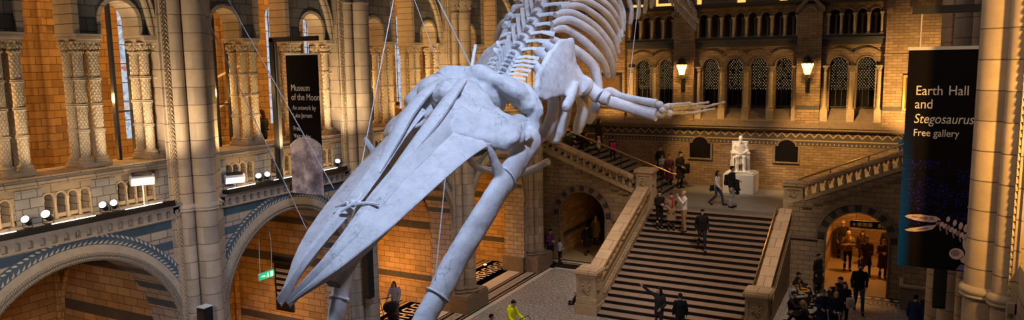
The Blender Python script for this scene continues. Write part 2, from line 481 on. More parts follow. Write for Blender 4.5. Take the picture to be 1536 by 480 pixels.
CL_LABEL = {
 (0, -2.28): 'carved shaft cluster just outside the left edge of the photo',
 (0, -.74): 'carved shaft cluster left of the tall orange opening, first from the left',
 (0, .86): 'carved shaft cluster between the tall orange opening and the first small arch',
 (0, 2.41): 'carved shaft cluster against the nearest left pier, right of the first small arch',
 (1, -2.28): 'carved shaft cluster hidden behind the nearest left pier',
 (1, -.74): 'carved shaft cluster between the two gallery visitors left of the moon banner',
 (1, .86): 'carved shaft cluster just behind the moon banner',
 (1, 2.41): 'golden lit shaft cluster directly right of the moon banner, against the pier',
 (2, -2.28): 'carved shaft cluster behind the second pier from the left',
 (2, -.74): 'golden shaft cluster right of the second pier, above the whale skull tip',
 (2, .86): 'golden shaft cluster beside the gallery visitor at the far opening',
 (2, 2.41): 'golden shaft cluster against the third pier, above the whale snout base',
 (3, -2.28): 'carved shaft cluster right behind the third pier, beside the white rod',
 (3, -.74): 'farthest bay shaft cluster left of its tall opening, behind the whale spine',
 (3, .86): 'farthest bay shaft cluster right of its tall opening, behind the whale spine',
 (3, 2.41): 'last carved shaft cluster at the far corner of the left gallery'}
first = True
for i, c in enumerate(BAYS):
    for d in (-2.28, -.74, .86, 2.41):
        o = cl0 if first else copy_tree(cl0); first = False
        o.location = (-15.16, c + d, 7.4); o['label'] = CL_LABEL[(i, d)]
        o['group'] = 'shaft clusters of the left gallery arcade'

# wall above the clusters ----------------------------------------------------
for i, c in enumerate(BAYS):
    mb = MB()
    arch_wall(mb, 'X', -15.18, -.56, c - 2.6, c + 2.6, 10.2, 14.0,
              [(c - 1.51, .45, 10.5, 10.2), (c + .06, .5, 13.0, 10.2), (c + 1.635, .45, 10.5, 10.2)], 18)
    struct(mb.build('wall_left_arcade', MAT['grey'], merge=False))
    mb = MB()
    for d in (-1.51, 1.635): arch_ring(mb, 'X', -15.18, .03, -.54, c + d, 10.5, .435, .53, seg=18, drop=.3)
    for e in (-.49, .61): mb.box(-15.72, -15.1, c + e - .07, c + e + .07, 10.2, 13.2)
    for r in (2.36, 2.48): arch_roll(mb, 'X', -15.18, .05, c, 10.2, r, .075, seg=40, n=8)
    struct(mb.build('trim_%d' % (13 + i), MAT['ringlit'], smooth=True))
# ================================================================ COMPOUND PIERS
def zigzag_strip(mb, xf, s, y0, y1, z0, z1, p=.15):
    """raised chevrons on a pilaster face at X=xf facing s"""
    z = z0; w = y1 - y0; m = (y0 + y1) / 2; t = .035
    while z < z1 - p:
        for a, c in ((y0, m), (y1, m)):
            pts = [(a, z), (c, z + p * .75), (c, z + p * .75 + t), (a, z + t)]
            mb.prism(pts, 'x', xf, xf + s * .03)
        z += p * .66
def pier(xw, s, yc, label, top=14.0, low=True, group='compound piers of the hall'):
    """xw: wall face, s: direction towards the hall"""
    r = thing('compound_pier', label, 'pier', (xw, yc, 0), group=group)
    z0 = 0.0
    def bx(x0, x1, *a): return (min(x0, x1), max(x0, x1), *a)
    mb = MB(); mb.box(*bx(0, s * .06, -.5, .5, z0, top)); mb.box(*bx(0, s * .02, -.74, .74, z0, top))
    mb.build('core', MAT['pier'], r)
    for e in (-1, 1):
        mb = MB(); mb.box(*bx(0, s * .07, min(e * .5, e * .68), max(e * .5, e * .68), z0 + .9, top))
        zp = mb.build('pilaster_strip', MAT['pier'], r)
        if e < 0:
            mb = MB(); zigzag_strip(mb, s * .07, s, -.665, -.515, 3.0, 11.9); mb.build('zigzag_carving', MAT['stone'], zp)
        mb = MB(); mb.lathe([(.155, z0 + .9), (.155, top)], (s * .1, e * .37, 0), 16)
        mb.build('side_shaft', MAT['pier'], r, True)
    mb = MB(); mb.lathe([(.255, z0 + .9), (.255, top)], (s * .3, 0, 0), 24); mb.build('main_shaft', MAT['pier'], r, True)
    mb = MB()
    prof = [(0, -.1), (.03, -.09), (.05, -.06), (.035, -.03), (.06, 0), (.06, .035), (.03, .07), (0, .09)]
    for (x, y, rr) in ((s * .3, 0, .255), (s * .1, .37, .155), (s * .1, -.37, .155)):
        mb.lathe([(rr + a, 6.22 + h) for a, h in prof], (x, y, 0), 24, False)
    for e in (-1, 1): mb.box(*bx(s * .0, s * .1, min(e * .5, e * .74), max(e * .5, e * .74), 6.14, 6.28))
    mb.build('ring_moulding', MAT['cream_stone'], r, True)
    mb = MB()
    for (x, y, rr) in ((s * .3, 0, .255), (s * .1, .37, .155), (s * .1, -.37, .155)):
        mb.lathe([(rr, 11.25), (rr + .03, 11.27), (rr + .03, 11.31), (rr, 11.33), (rr + .01, 11.4), (rr + .07, 11.62), (rr + .1, 11.66), (rr + .1, 11.74), (rr, 11.76)], (x, y, 0), 20, False)
        for k in range(8):
            a = pi * 2 * k / 8
            mb.ball((x + (rr + .03) * cos(a), y + (rr + .03) * sin(a), 11.5), (.05, .05, .1), 6, 4)
    mb.build('capital', MAT['foliage'], r, True)
    mb = MB()
    mb.box(*bx(0, s * .66, -.82, .82, 0, .62, )); mb.box(*bx(0, s * .62, -.79, .79, .62, .68))
    for (x, y, rr) in ((s * .3, 0, .255), (s * .1, .37, .155), (s * .1, -.37, .155)):
        mb.lathe([(rr + .1, .68), (rr + .12, .74), (rr + .06, .8), (rr + .08, .86), (rr, .95)], (x, y, 0), 20)
    mb.build('plinth', MAT['darkstone'], r)
    return r
pier(XL, 1, 6.0, 'compound stone pier just outside the left edge of the photo')
pier(XL, 1, 12.0, 'tall shafted stone pier nearest on the left, between the two near balcony bays')
pier(XL, 1, 18.0, 'tall shafted stone pier right of the moon banner')
pier(XL, 1, 24.0, 'third shafted stone pier on the left, behind the crossing of the whale head and jaw')
pier(XL, 1, 30.2, 'far left corner pier whose plinth meets the mosaic border')
XR = 1.47
def wall_piece(name, m, *bxs):
    mb = MB()
    for q in bxs: mb.box(*q)
    return struct(mb.build(name, MAT[m]))
wall_piece('wall_left_core', 'pier', *[(-15.9, XL - .002, y - .52, y + .52, 6.5, 14) for y in PIERS])
wall_piece('baseboard_left', 'darkstone', *[(-15.85, XL, y - .8, y + .8, 0, .66) for y in PIERS])
wall_piece('wall_right_core', 'pier', *[(XR + .002, XR + 1, y - .52, y + .52, 6.5, 14) for y in (12, 18, 24, 30.6)])
wall_piece('baseboard_right', 'darkstone', *[(XR, XR + 1, y - .8, y + .8, 0, .66) for y in (12, 18, 24, 30.6)])
pier(XR, -1, 12.0, 'big banded stone pier at the right edge overlapping the dinosaur banner')
pier(XR, -1, 18.0, 'stone pier on the right seen just above and below the dinosaur banner')
pier(XR, -1, 24.0, 'right hand pier behind the dinosaur banner')
pier(XR + .25, -1, 29.8, 'right corner pier beside the busy corridor arch')
b = MB()
arch_wall(b, 'X', XR, 1.0, 10.5, 32, 0, 6.5, [(15, 2.33, 3.2, 0), (21, 2.33, 3.2, 0), (27.0, 2.33, 3.2, 0)], 30)
struct(b.build('wall_right', MAT['spandrel'], merge=False))
arch_trim(17, 'X', XR, -1, 15, 3.2); arch_trim(18, 'X', XR, -1, 21, 3.2); arch_trim(19, 'X', XR, -1, 27, 3.2)
b = MB(); b.box(6.4, 6.7, 8, 38.2, 0, 14); struct(b.build('wall_right_aisle', MAT['alcove']))
b = MB(); b.box(XR, 6.5, 10.5, 32, 6.5, 6.8); struct(b.build('floor_right_gallery', MAT['aisle']))
b = MB()
for yc in (15, 21, 27): b.box(XR + .05, XR + .4, yc - 2.5, yc + 2.5, 6.5, 7.3); b.box(XR - .03, XR + .6, yc - 2.5, yc + 2.5, 7.3, 7.42)
struct(b.build('trim_20', MAT['pink']))
# ================================================================ GALLERY AND ALCOVES BEHIND THE LEFT ARCADE
b = MB(); b.box(-20.2, -14.95, 5, 31.2, 6.22, 6.6); struct(b.build('floor_gallery', MAT['aisle']))
XB = -20.0
WIN = [(8.1, .38), (9.9, .38), (14.45, .5), (15.9, .42), (19.95, .36), (21.9, .42), (26.0, .36), (27.6, .42)]
b = MB()
arch_wall(b, 'X', XB, -.5, 5, 38.7, 0, 14.5, [(c, h, 11.2, 7.4) for c, h in WIN], 14)
struct(b.build('wall_left_aisle', MAT['gallery'], merge=False))
def M_glass():
    t = NT('stained_glass'); co, p, u, v = t.wallco()
    vo = t.N('TexVoronoi', i_Scale=9.0); t.L(co, vo.inputs['Vector'])
    sp = t.N('SeparateColor'); t.L(vo.outputs['Color'], sp.inputs[0])
    col = t.ramp(sp.outputs[0], [(0, (.30, .42, .62)), (.35, (.55, .68, .85)), (.7, (.75, .82, .9)), (.93, (.7, .5, .45)), (1, (.5, .12, .1))])
    col = t.mix(t.math('LESS_THAN', vo.outputs['Distance'], .07), col, (.5, .6, .75))
    t.L(col, t.b.inputs['Emission Color']); t.b.inputs['Emission Strength'].default_value = .8
    return t.out((.02, .02, .025), .3, .3)
MAT['stained'] = M_glass()
for i, (c, h) in enumerate(WIN):
    w = bpy.data.objects.new('window_%d' % (i + 1), None); COL.objects.link(w); struct(w); w.location = (XB - .25, c, 7.4)
    mb = MB(); mb.box(-.01, .01, -h, h, 0, 3.8); mb.prism([(h * cos(pi * k / 14), 3.8 + h * sin(pi * k / 14)) for k in range(15)], 'x', -.01, .01)
    mb.build('pane', MAT['stained'], w)
    mb = MB()
    for z in (.55, 1.1, 1.65, 2.2, 2.75, 3.3, 3.8): mb.box(-.03, .03, -h, h, z - .012, z + .012)
    mb.box(-.03, .03, -.012, .012, 0, 3.8 + h); mb.box(-.03, .03, -h, -h + .04, 0, 3.8); mb.box(-.03, .03, h - .04, h, 0, 3.8)
    mb.build('glazing_bar', MAT['blackmetal'], w)
# pilasters and shafts on the aisle wall between the windows
b = MB()
for yc in (6, 12.2, 18.0, 24.0, 30.0):
    b.box(XB, XB + .3, yc - .55, yc + .55, 6.6, 14.4); b.box(XB, XB + .15, yc - .85, yc + .85, 6.6, 14.4)
    b.box(XB, XB + .42, yc - .65, yc + .65, 6.6, 7.5)
    b.box(XB, XB + .4, yc - .62, yc + .62, 10.6, 10.75)
for yc in (6, 12.2, 18.0, 24.0, 30.0):
    for e in (-.55, .55): b.lathe([(.09, 7.5), (.09, 14.4)], (XB + .3, yc + e, 0), 10)
struct(b.build('trim_21', MAT['gallery']))
b = MB(); b.box(-20.4, -14.9, 5, 31.2, 14.0, 14.3); struct(b.build('ceiling_gallery', MAT['gallery']))
# cross walls of the lower alcoves, with their side arch rolls
for i, yc in enumerate((6.0, 12.0, 18.0, 24.0)):
    b = MB(); b.box(XB, -15.7, yc - .4, yc + .4, 0, 6.22)
    struct(b.build('wall_alcove', MAT['alcove']))
    b = MB()
    for e in (-.4, .4): b.lathe([(.1, 0), (.1, 6.2)], (XB + .12, yc + e + (.1 if e > 0 else -.1), 0), 10)
    for e in (-.43, .43): arch_roll(b, 'Y', yc, e, -17.85, 3.0, 2.0, .07, seg=20, n=6)
    struct(b.build('trim_%d' % (22 + i), MAT['gallery'], smooth=True))
b = MB(); b.box(XB, -15.7, 30.4, 31.2, 0, 6.22); struct(b.build('wall_alcove', MAT['alcove']))
# black glazed-screen frames standing in the small arches
def screen(y0, y1, label):
    r = thing('metal_screen', label, 'screen', (-15.75, (y0 + y1) / 2, 7.4), group='black screens in the small gallery arches'); w = (y1 - y0) / 2
    for e in (-w, w):
        mb = MB(); mb.box(-.05, .05, e - .035, e + .035, 0, 3.6); mb.build('post', MAT['blackmetal'], r)
    mb = MB(); mb.box(-.02, .02, -w, w, 1.08, 1.12); mb.build('rail', MAT['blackmetal'], r)
for d, l in ((1.77, ('black metal screen frame in the small arch of the nearest bay', 'black metal screen frame hidden behind the moon banner', 'black metal screen frame beside the third pier')),
             (-1.4, (None, 'black metal screen frame beside the visitor with the woolly hat', 'black metal screen frame right of the second pier, before a bright window'))):
    for c, t_ in zip((9.0, 15.0, 21.0), l):
        if t_: screen(c + d, c + d + .42, t_)
# uplights on the alcove floor
def uplight(x, y, label):
    r = thing('floor_uplight', label, 'light', (x, y, 0), group='small floor uplights in the alcoves')
    mb = MB(); mb.lathe([(.1, 0), (.1, .05), (.085, .07)], (0, 0, 0), 14); mb.build('housing', MAT['blackmetal'], r, True)
    mb = MB(); mb.lathe([(.075, .07), (.06, .085), (.0, .09)], (0, 0, 0), 12); mb.build('lens', MAT['lampglass'], r, True)
MAT['lampglass'] = M_emit('warm_lamp_glass', (1, .72, .35), 12)
for x, y, l in ((-17.2, 22.9, 'small glowing uplight on the aisle floor behind the whale jaw'),
                (-16.9, 29.4, 'small glowing uplight at the far corner pier plinth'),
                (-17.3, 17.0, 'small glowing uplight under the exit sign alcove'),
                (-17.3, 11.0, 'small glowing uplight in the nearest alcove')):
    uplight(x, y, l)

for z, l in ((8.05, 'lower white sloping handrail inside the gallery, above the woolly hat'), (8.95, 'upper white sloping handrail inside the gallery, near the top of the arch')):
    mb = MB(); mb.tube([(0, 0, 0), (0, 1.5, .55)], .035, 8); mb.tube([(0, .3, .1), (0, .3, -.75)], .015, 6); mb.tube([(0, 1.2, .42), (0, 1.2, -.4)], .015, 6)
    o = mb.build('gallery_handrail', MAT['whitemetal'], None, True); o.location = (-18.2, 15.2, z); tag(o, l, 'handrail')
# ================================================================ END WALL
YE = 38.2
WX = [-12.12, -10.93, -8.57, -7.40, -6.25, -5.08, -2.62, -1.46]
UX = [-12.56, -11.96, -11.36, -10.76] + [-8.98 + .598 * k for k in range(8)] + [-2.88, -2.31, -1.74, -1.17]
b = MB()
arch_wall(b, 'Y', YE, .7, -20, 6.4, 0, 10.3, [(x, .385, 9.1, 6.4) for x in WX], 14)
arch_wall(b, 'Y', YE, .5, -20, 6.4, 10.3, 12.18, [(x, .215, 11.48, 10.56) for x in UX], 12)
struct(b.build('wall_end', MAT['end'], merge=False))
b = MB(); b.box(-20, 6.4, YE + 1.4, YE + 1.6, 6, 14.5); struct(b.build('wall_end_inner', MAT['darkstone']))
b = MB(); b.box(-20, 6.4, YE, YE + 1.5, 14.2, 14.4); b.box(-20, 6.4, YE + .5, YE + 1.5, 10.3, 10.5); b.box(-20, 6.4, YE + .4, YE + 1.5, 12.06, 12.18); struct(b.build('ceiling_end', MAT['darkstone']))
# windows
def M_lead():
    t = NT('leaded_glass'); co, p, u, v = t.wallco()
    a = t.math('SINE', t.math('MULTIPLY', u, 52)); c = t.math('SINE', t.math('MULTIPLY', v, 40))
    d = t.math('MULTIPLY', a, c); hot = t.math('GREATER_THAN', d, .5)
    n = t.noise(7, 2); up = t.math('GREATER_THAN', v, 7.95)
    f = t.math('MULTIPLY', t.math('MULTIPLY', hot, up), t.math('GREATER_THAN', n, .40))
    t.L(t.mix(f, (0, 0, 0), (.9, .62, .28)), t.b.inputs['Emission Color']); t.b.inputs['Emission Strength'].default_value = .32
    return t.out((.006, .005, .005), .5, .03)
MAT['leaded'] = M_lead()
for i, x in enumerate(WX):
    w = bpy.data.objects.new('window_%d' % (20 + i), None); COL.objects.link(w); struct(w); w.location = (x, YE + .42, 7.1)
    mb = MB(); h = .385; mb.box(-h, h, -.01, .01, 0, 2.0); mb.prism([(h * cos(pi * k / 12), 2 + h * sin(pi * k / 12)) for k in range(13)], 'y', -.01, .01)
    mb.build('pane', MAT['leaded'], w)
    mb = MB()
    mb.box(-h, h, -.05, -.01, .0, .05); mb.box(-h, h, -.05, -.01, .95, .99); mb.box(-h, h, -.04, -.01, 1.85, 1.88)
    for e in (-h + .02, -.13, .13, h - .02): mb.box(e - .012, e + .012, -.04, -.01, 0, 2.2)
    arch_roll(mb, 'Y', 0, -.03, 0, 2.0, h - .02, .025, seg=14, n=6)
    mb.build('glazing_bar', MAT['blackmetal'], w)
# sloping sill, ledge, hoods
b = MB()
for x0, x1 in ((-13.0, -10.4), (-9.35, -4.45), (-3.38, -.71)):
    b.prism([(YE - .28, 6.42), (YE + .6, 7.1), (YE + .6, 6.3), (YE - .28, 6.3)], 'x', x0, x1)
    for k in range(1, 5): b.box(x0, x1, YE - .29 + .18 * k - .01, YE - .27 + .18 * k + .03, 6.42 + .132 * k, 6.435 + .132 * k)
struct(b.build('trim_30', MAT['darkstone']))
b = MB(); b.box(-20, 6.4, YE - .34, YE, 6.02, 6.14); b.box(-20, 6.4, YE - .42, YE, 6.14, 6.22); b.box(-20, 6.4, YE - .36, YE, 6.22, 6.31)
struct(b.build('trim_31', MAT['darkstone']))
b = MB()
for i, x in enumerate(WX):
    e = .575; r = .80; a = math.acos(e / r)
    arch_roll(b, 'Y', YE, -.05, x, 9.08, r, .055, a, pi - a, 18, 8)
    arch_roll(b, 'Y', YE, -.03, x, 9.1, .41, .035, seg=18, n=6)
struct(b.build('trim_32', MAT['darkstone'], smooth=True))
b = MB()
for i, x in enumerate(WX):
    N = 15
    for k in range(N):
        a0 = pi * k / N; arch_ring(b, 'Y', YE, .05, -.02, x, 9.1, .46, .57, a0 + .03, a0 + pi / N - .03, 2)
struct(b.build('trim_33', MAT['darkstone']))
# columns between the windows
def make_wcol():
    r = thing('window_column', 'x', 'column')
    mb = MB(); mb.box(-.17, .17, -.2, .2, 0, .58, .02); mb.box(-.15, .15, -.17, .17, .58, .64); mb.lathe([(.15, .64), (.16, .68), (.12, .74)], (0, 0, 0), 14); mb.build('base', MAT['stone'], r)
    mb = MB(); mb.lathe([(.115, .72), (.11, 2.4)], (0, 0, 0), 14); mb.build('shaft', MAT['stone'], r, True)
    mb = MB(); mb.lathe([(.11, 2.38), (.135, 2.4), (.12, 2.43), (.135, 2.5), (.18, 2.6)], (0, 0, 0), 14)
    for k in range(8): mb.ball((.14 * cos(k * pi / 4), .14 * sin(k * pi / 4), 2.54), (.035, .035, .06), 6, 4)
    mb.box(-.19, .19, -.2, .2, 2.6, 2.68, .01); mb.build('capital', MAT['foliage'], r, True)
    return r
wc0 = make_wcol(); first = True
WC = [(-12.72, 'window column at the far left of the end wall, behind the whale ribs'), (-11.52, 'window column between the two arched windows left of the left lantern'),
      (-10.36, 'window column directly left of the left lantern pier'), (-9.16, 'window column directly right of the left lantern pier'),
      (-7.98, 'window column above the flipper tip, first between the four middle windows'), (-6.82, 'central window column of the end wall, right above the white statue'),
      (-5.66, 'window column third between the four middle windows, right of the centre one'), (-4.5, 'window column directly left of the right lantern pier'),
      (-3.2, 'window column directly right of the right lantern pier'), (-2.04, 'lit window column between the two arched windows right of the right lantern'),
      (-.88, 'last window column on the right of the end wall')]
for x, l in WC:
    o = wc0 if first else copy_tree(wc0); first = False
    o.location = (x, YE - .02, 6.42); o['label'] = l; o['group'] = 'columns between the end wall windows'
# pilasters with gables
def end_pier(x0, x1, zt, label, gable=True):
    c = (x0 + x1) / 2
    r = thing('wall_pilaster', label, 'pilaster', (c, YE, 6.3), group='pilasters of the end wall'); h = (x1 - x0) / 2
    mb = MB(); mb.box(-h, h, -.32, 0, 0, zt - 6.3); mb.box(-h - .03, h + .03, -.34, 0, 3.2, 3.28); mb.build('shaft_block', MAT['end'], r)
    mb = MB(); mb.box(-h - .004, h + .004, -.325, 0, .72, .92); mb.build('grey_band', MAT['friezegrey'], r)
    if gable:
        mb = MB(); mb.prism([(-h - .1, 5.3), (-h - .1, 5.5), (0, 6.12), (h + .1, 5.5), (h + .1, 5.3), (h, 5.3), (h - .02, 5.42), (0, 5.92), (-h + .02, 5.42), (-h, 5.3)], 'y', -.45, 0)
        mb.prism([(-h + .02, 5.3), (h - .02, 5.3), (h - .02, 5.45), (0, 5.95), (-h + .02, 5.45)], 'y', -.3, 0)
        arch_roll(mb, 'Y', 0, -.34, 0, 5.28, .27, .05, seg=12, n=6)
        mb.build('gable', MAT['darkstone'], r)
    return r
end_pier(-10.4, -9.35, 11.6, 'brick pilaster with a small gable behind the left wall lantern')
end_pier(-4.45, -3.38, 11.6, 'brick pilaster with a small gable behind the right wall lantern')
end_pier(-14.7, -13.02, 12.0, 'wide brick pilaster at the left end, behind the rib cage', False)
end_pier(-.71, 2.6, 12.0, 'wide warm lit brick pilaster right of the windows, beside the banner', False)
# corbels under the right eaves
b = MB()
for x in (-.6, .35, 1.3):
    b.prism([(YE - .32, 11.4), (YE - .55, 11.62), (YE - .6, 12.0), (YE - .32, 12.0)], 'x', x - .12, x + .12)
struct(b.build('trim_34', MAT['darkstone']))
# upper arcade
b = MB(); b.box(-13.0, -.7, YE - .2, YE + .5, 10.3, 10.4); b.box(-13.0, -.7, YE - .14, YE + .5, 10.4, 10.52); b.box(-13.0, -.7, YE - .1, YE, 10.05, 10.3)
struct(b.build('trim_35', MAT['slate']))
b = MB(); b.box(-20, 6.4, YE - .3, YE + .6, 11.98, 12.08); b.box(-20, 6.4, YE - .42, YE + .6, 12.08, 12.18); struct(b.build('trim_36', MAT['slate']))
def make_ucol():
    r = thing('arcade_column', 'x', 'column')
    mb = MB(); mb.box(-.085, .085, -.1, .1, 0, .06); mb.lathe([(.085, .06), (.06, .12)], (0, 0, 0), 10); mb.build('base', MAT['stone'], r, True)
    mb = MB(); mb.lathe([(.056, .1), (.052, .82)], (0, 0, 0), 10); mb.build('shaft', MAT['stone'], r, True)
    mb = MB(); mb.lathe([(.052, .8), (.07, .82), (.06, .85), (.09, .95)], (0, 0, 0), 10); mb.box(-.1, .1, -.11, .11, .95, 1.0); mb.build('capital', MAT['stone'], r, True)
    return r
uc0 = make_ucol(); first = True
UC = [('left', [-12.86, -12.26, -11.66, -11.06, -10.5]), ('middle', [-9.26] + [-8.98 + .299 + .598 * k for k in range(7)] + [-4.52]), ('right', [-3.15, -2.595, -2.025, -1.455, -.9])]
ORD = ['first', 'second', 'third', 'fourth', 'fifth', 'sixth', 'seventh', 'eighth', 'ninth']
for g, xs in UC:
    for k, x in enumerate(xs):
        o = uc0 if first else copy_tree(uc0); first = False
        o.location = (x, YE - .02, 10.5)
        o['label'] = '%s small column from the left in the %s upper arcade of the end wall' % (ORD[k], g)
        o['group'] = 'small columns of the upper arcade'
k = 0
for x in UX:
    o = copy_tree(uc0); o.location = (x, YE + .75, 10.5); o.name = 'arcade_column'
    g = 'left' if x < -10 else 'middle' if x < -4 else 'right'; n = [u for u in UX if (u < -10) == (x < -10) and (u > -4) == (x > -4)].index(x)
    o['label'] = 'shaded inner column inside the %s opening of the %s upper arcade' % (ORD[n], g); o['group'] = 'inner columns of the upper arcade'
b = MB()
for x in UX: arch_roll(b, 'Y', YE, -.02, x, 11.48, .25, .03, seg=12, n=6)
struct(b.build('trim_37', MAT['darkstone'], smooth=True))
# storey above: lit openings
b = MB()
xs = [-13.0, -11.2, -9.9, -8.95, -7.6, -7.2, -6.5, -6.1, -5.6, -5.0, -4.6, -.2, .5, 7]
b.box(-20, -13.0, YE, YE + .4, 12.18, 14.4)
for a, c in ((-12.05, -11.55), (-10.25, -9.4), (-9.1, -7.4), (-6.95, -5.4), (-5.0, 6.4)): b.box(a, c, YE, YE + .4, 12.18, 14.4)
b.box(-13, -5, YE, YE + .4, 12.18, 12.2); b.box(-13, -5, YE, YE + .4, 13.4, 14.4)
struct(b.build('wall_end_upper', MAT['end']))
# frieze
b = MB(); b.box(-20, 6.4, YE - .025, YE, 5.53, 5.97); b.box(-20, 6.4, YE - .02, YE, 5.22, 5.47); struct(b.build('trim_38', MAT['friezegrey']))
b = MB(); x = -14.5; p = .42; t_ = .05
while x < 3.0:
    for a, za, c, zc in ((x, 5.62, x + p / 2, 5.83), (x + p / 2, 5.83, x + p, 5.62)):
        b.prism([(a, za), (c, zc), (c, zc + t_ * 1.5), (a, za + t_ * 1.5)], 'y', YE - .034, YE - .02)
    x += p
x = -14.5
while x < 3.0:
    b.prism([(x, 5.30), (x + .09, 5.30), (x + .045, 5.40)], 'y', YE - .03, YE - .015); x += .19
b.box(-20, 6.4, YE - .034, YE - .02, 5.93, 5.97); b.box(-20, 6.4, YE - .034, YE - .02, 5.47, 5.53); b.box(-20, 6.4, YE - .034, YE - .02, 5.2, 5.23)
struct(b.build('trim_39', MAT['friezetan']))
b = MB()
for a, c in ((-10.4, -9.65), (-8.38, -7.6), (-6.0, -5.45), (-4.18, -3.7)): b.box(a, c, YE - .05, YE, 3.0, 3.16)
b.box(-10.4, -3.7, YE - .06, YE, 3.0, 3.12)
struct(b.build('baseboard_end', MAT['darkstone']))
# plaques
def plaque(x, label):
    r = thing('wall_plaque', label, 'plaque', (x, YE, 4.36), group='dark plaques on the end wall')
    def outline(h, zt, sp, rr): return [(-h, 0), (h, 0), (h, sp)] + [(rr * cos(pi * k / 12), sp + (zt - sp) * sin(pi * k / 12)) for k in range(13)] + [(-h, sp)]
    mb = MB(); o = outline(.62, 1.24, .86, .46); i = outline(.53, 1.15, .84, .40)
    i = [(x_, .07 if z_ == 0 else z_) for x_, z_ in i]
    n = len(o); vs = []; 
    for d in (-.11, 0): vs += [(p_[0], d, p_[1]) for p_ in o] + [(p_[0], d, p_[1]) for p_ in i]
    fs = []
    for k in range(n):
        m = (k + 1) % n
        fs += [(k, m, n + m, n + k), (2 * n + k, 2 * n + m, 3 * n + m, 3 * n + k), (k, m, 2 * n + m, 2 * n + k), (n + k, n + m, 3 * n + m, 3 * n + k)]
    mb.add(vs, fs); mb.build('frame', MAT['darkstone'], r)
    mb = MB(); mb.prism(i, 'y', -.06, 0); mb.build('panel', MAT['slateblack'], r)
    return r
plaque(-9.02, 'dark arched wall plaque left of the white statue')
plaque(-4.81, 'dark arched wall plaque right of the white statue')
# gilt picture frame on the right pilaster
r = thing('picture_frame', 'gilded picture frame on the warm brick wall beside the dinosaur banner', 'picture', (.62, YE - .32, 7.05))
mb = MB()
for a, c, d, e in ((-.55, .55, 0, .1), (-.55, .55, 1.5, 1.6), (-.55, -.44, .1, 1.5), (.44, .55, .1, 1.5)): mb.box(a, c, -.08, 0, d, e, .015)
mb.build('frame', MAT['gilt'], r)
mb = MB(); mb.box(-.44, .44, -.03, 0, .1, 1.5); mb.build('canvas', MAT['canvas'], r)
r = thing('picture_frame', 'large dark framed panel on the far left end wall, behind the flipper shoulder', 'picture', (-13.9, YE - .32, 6.9))
mb = MB()
for a, c, d, e in ((-.75, .75, 0, .12), (-.75, .75, 1.75, 1.87), (-.75, -.63, .12, 1.75), (.63, .75, .12, 1.75)): mb.box(a, c, -.08, 0, d, e, .015)
mb.build('frame', MAT['blackmetal'], r)
mb = MB(); mb.box(-.63, .63, -.03, 0, .12, 1.75); mb.build('canvas', MAT['canvas'], r)
# lanterns
def lantern(x, z, label):
    r = thing('wall_lantern', label, 'lantern', (x, YE - .32, z), group='lit lanterns on the end wall')
    mb = MB(); mb.box(-.1, .1, -.03, 0, -1.15, -.45, .01)
    mb.tube([(0, -.02, -1.0), (0, -.18, -1.02), (0, -.34, -.85), (0, -.36, -.55), (0, -.36, -.3)], .028, 8)
    mb.tube([(0, -.02, -.6), (0, -.2, -.58), (0, -.36, -.42)], .02, 8)
    for s in (-1, 1): mb.tube([(0, -.3, -.5), (s * .16, -.3, -.44), (s * .26, -.3, -.36), (s * .3, -.3, -.42)], .012, 6)
    mb.build('bracket', MAT['blackmetal'], r, True)
    mb = MB(); mb.lathe([(.12, -.3), (.28, .22), (.28, .24), (.1, .26)], (0, -.36, 0), 8); mb.build('glass', MAT['lanternglass'], r)
    mb = MB()
    for k in range(8):
        a = 2 * pi * k / 8
        mb.tube([(.125 * cos(a), -.36 + .125 * sin(a), -.31), (.29 * cos(a), -.36 + .29 * sin(a), .24)], .013, 5)
    mb.lathe([(.0, -.36), (.05, -.34), (.13, -.3), (.13, -.28)], (0, -.36, 0), 8)
    for zz, rr in ((.22, .29), (-.03, .215)): mb.lathe([(rr, zz - .015), (rr + .012, zz - .015), (rr + .012, zz + .015), (rr, zz + .015)], (0, -.36, 0), 8)
    mb.build('cage', MAT['blackmetal'], r)
    mb = MB(); mb.lathe([(.3, .24), (.24, .32), (.16, .36), (.16, .44), (.2, .46), (.12, .54), (.03, .58), (.0, .66)], (0, -.36, 0), 8); mb.build('cap', MAT['blackmetal'], r)
lantern(-9.88, 8.98, 'glowing wall lantern on the left pilaster, above the whale flipper')
lantern(-3.93, 8.98, 'glowing wall lantern on the right pilaster, upper right of the white statue')

MAT['jambglow'] = M_emit('lit_jamb_glow', (1, .60, .14), 1.1)  # emission standing in for lamplight on the jambs of the upper openings
for i, (a, c) in enumerate(((-13.0, -12.05), (-11.55, -10.25), (-9.4, -9.1), (-7.4, -6.95), (-5.4, -5.0))):
    w = bpy.data.objects.new('window_%d' % (40 + i), None); COL.objects.link(w); struct(w); w.location = ((a + c) / 2, YE + .36, 12.2); h = (c - a) / 2
    mb = MB(); mb.box(-h, h, 0, .03, 0, 1.2); mb.build('pane', MAT['jambglow'], w)
    if h > .3:
        mb = MB(); mb.box(-h + .14, h - .14, -.08, -.02, .16, 1.2); mb.build('dark_centre', MAT['darkstone'], w)  # dark box added so only a glowing border shows, like lit reveals
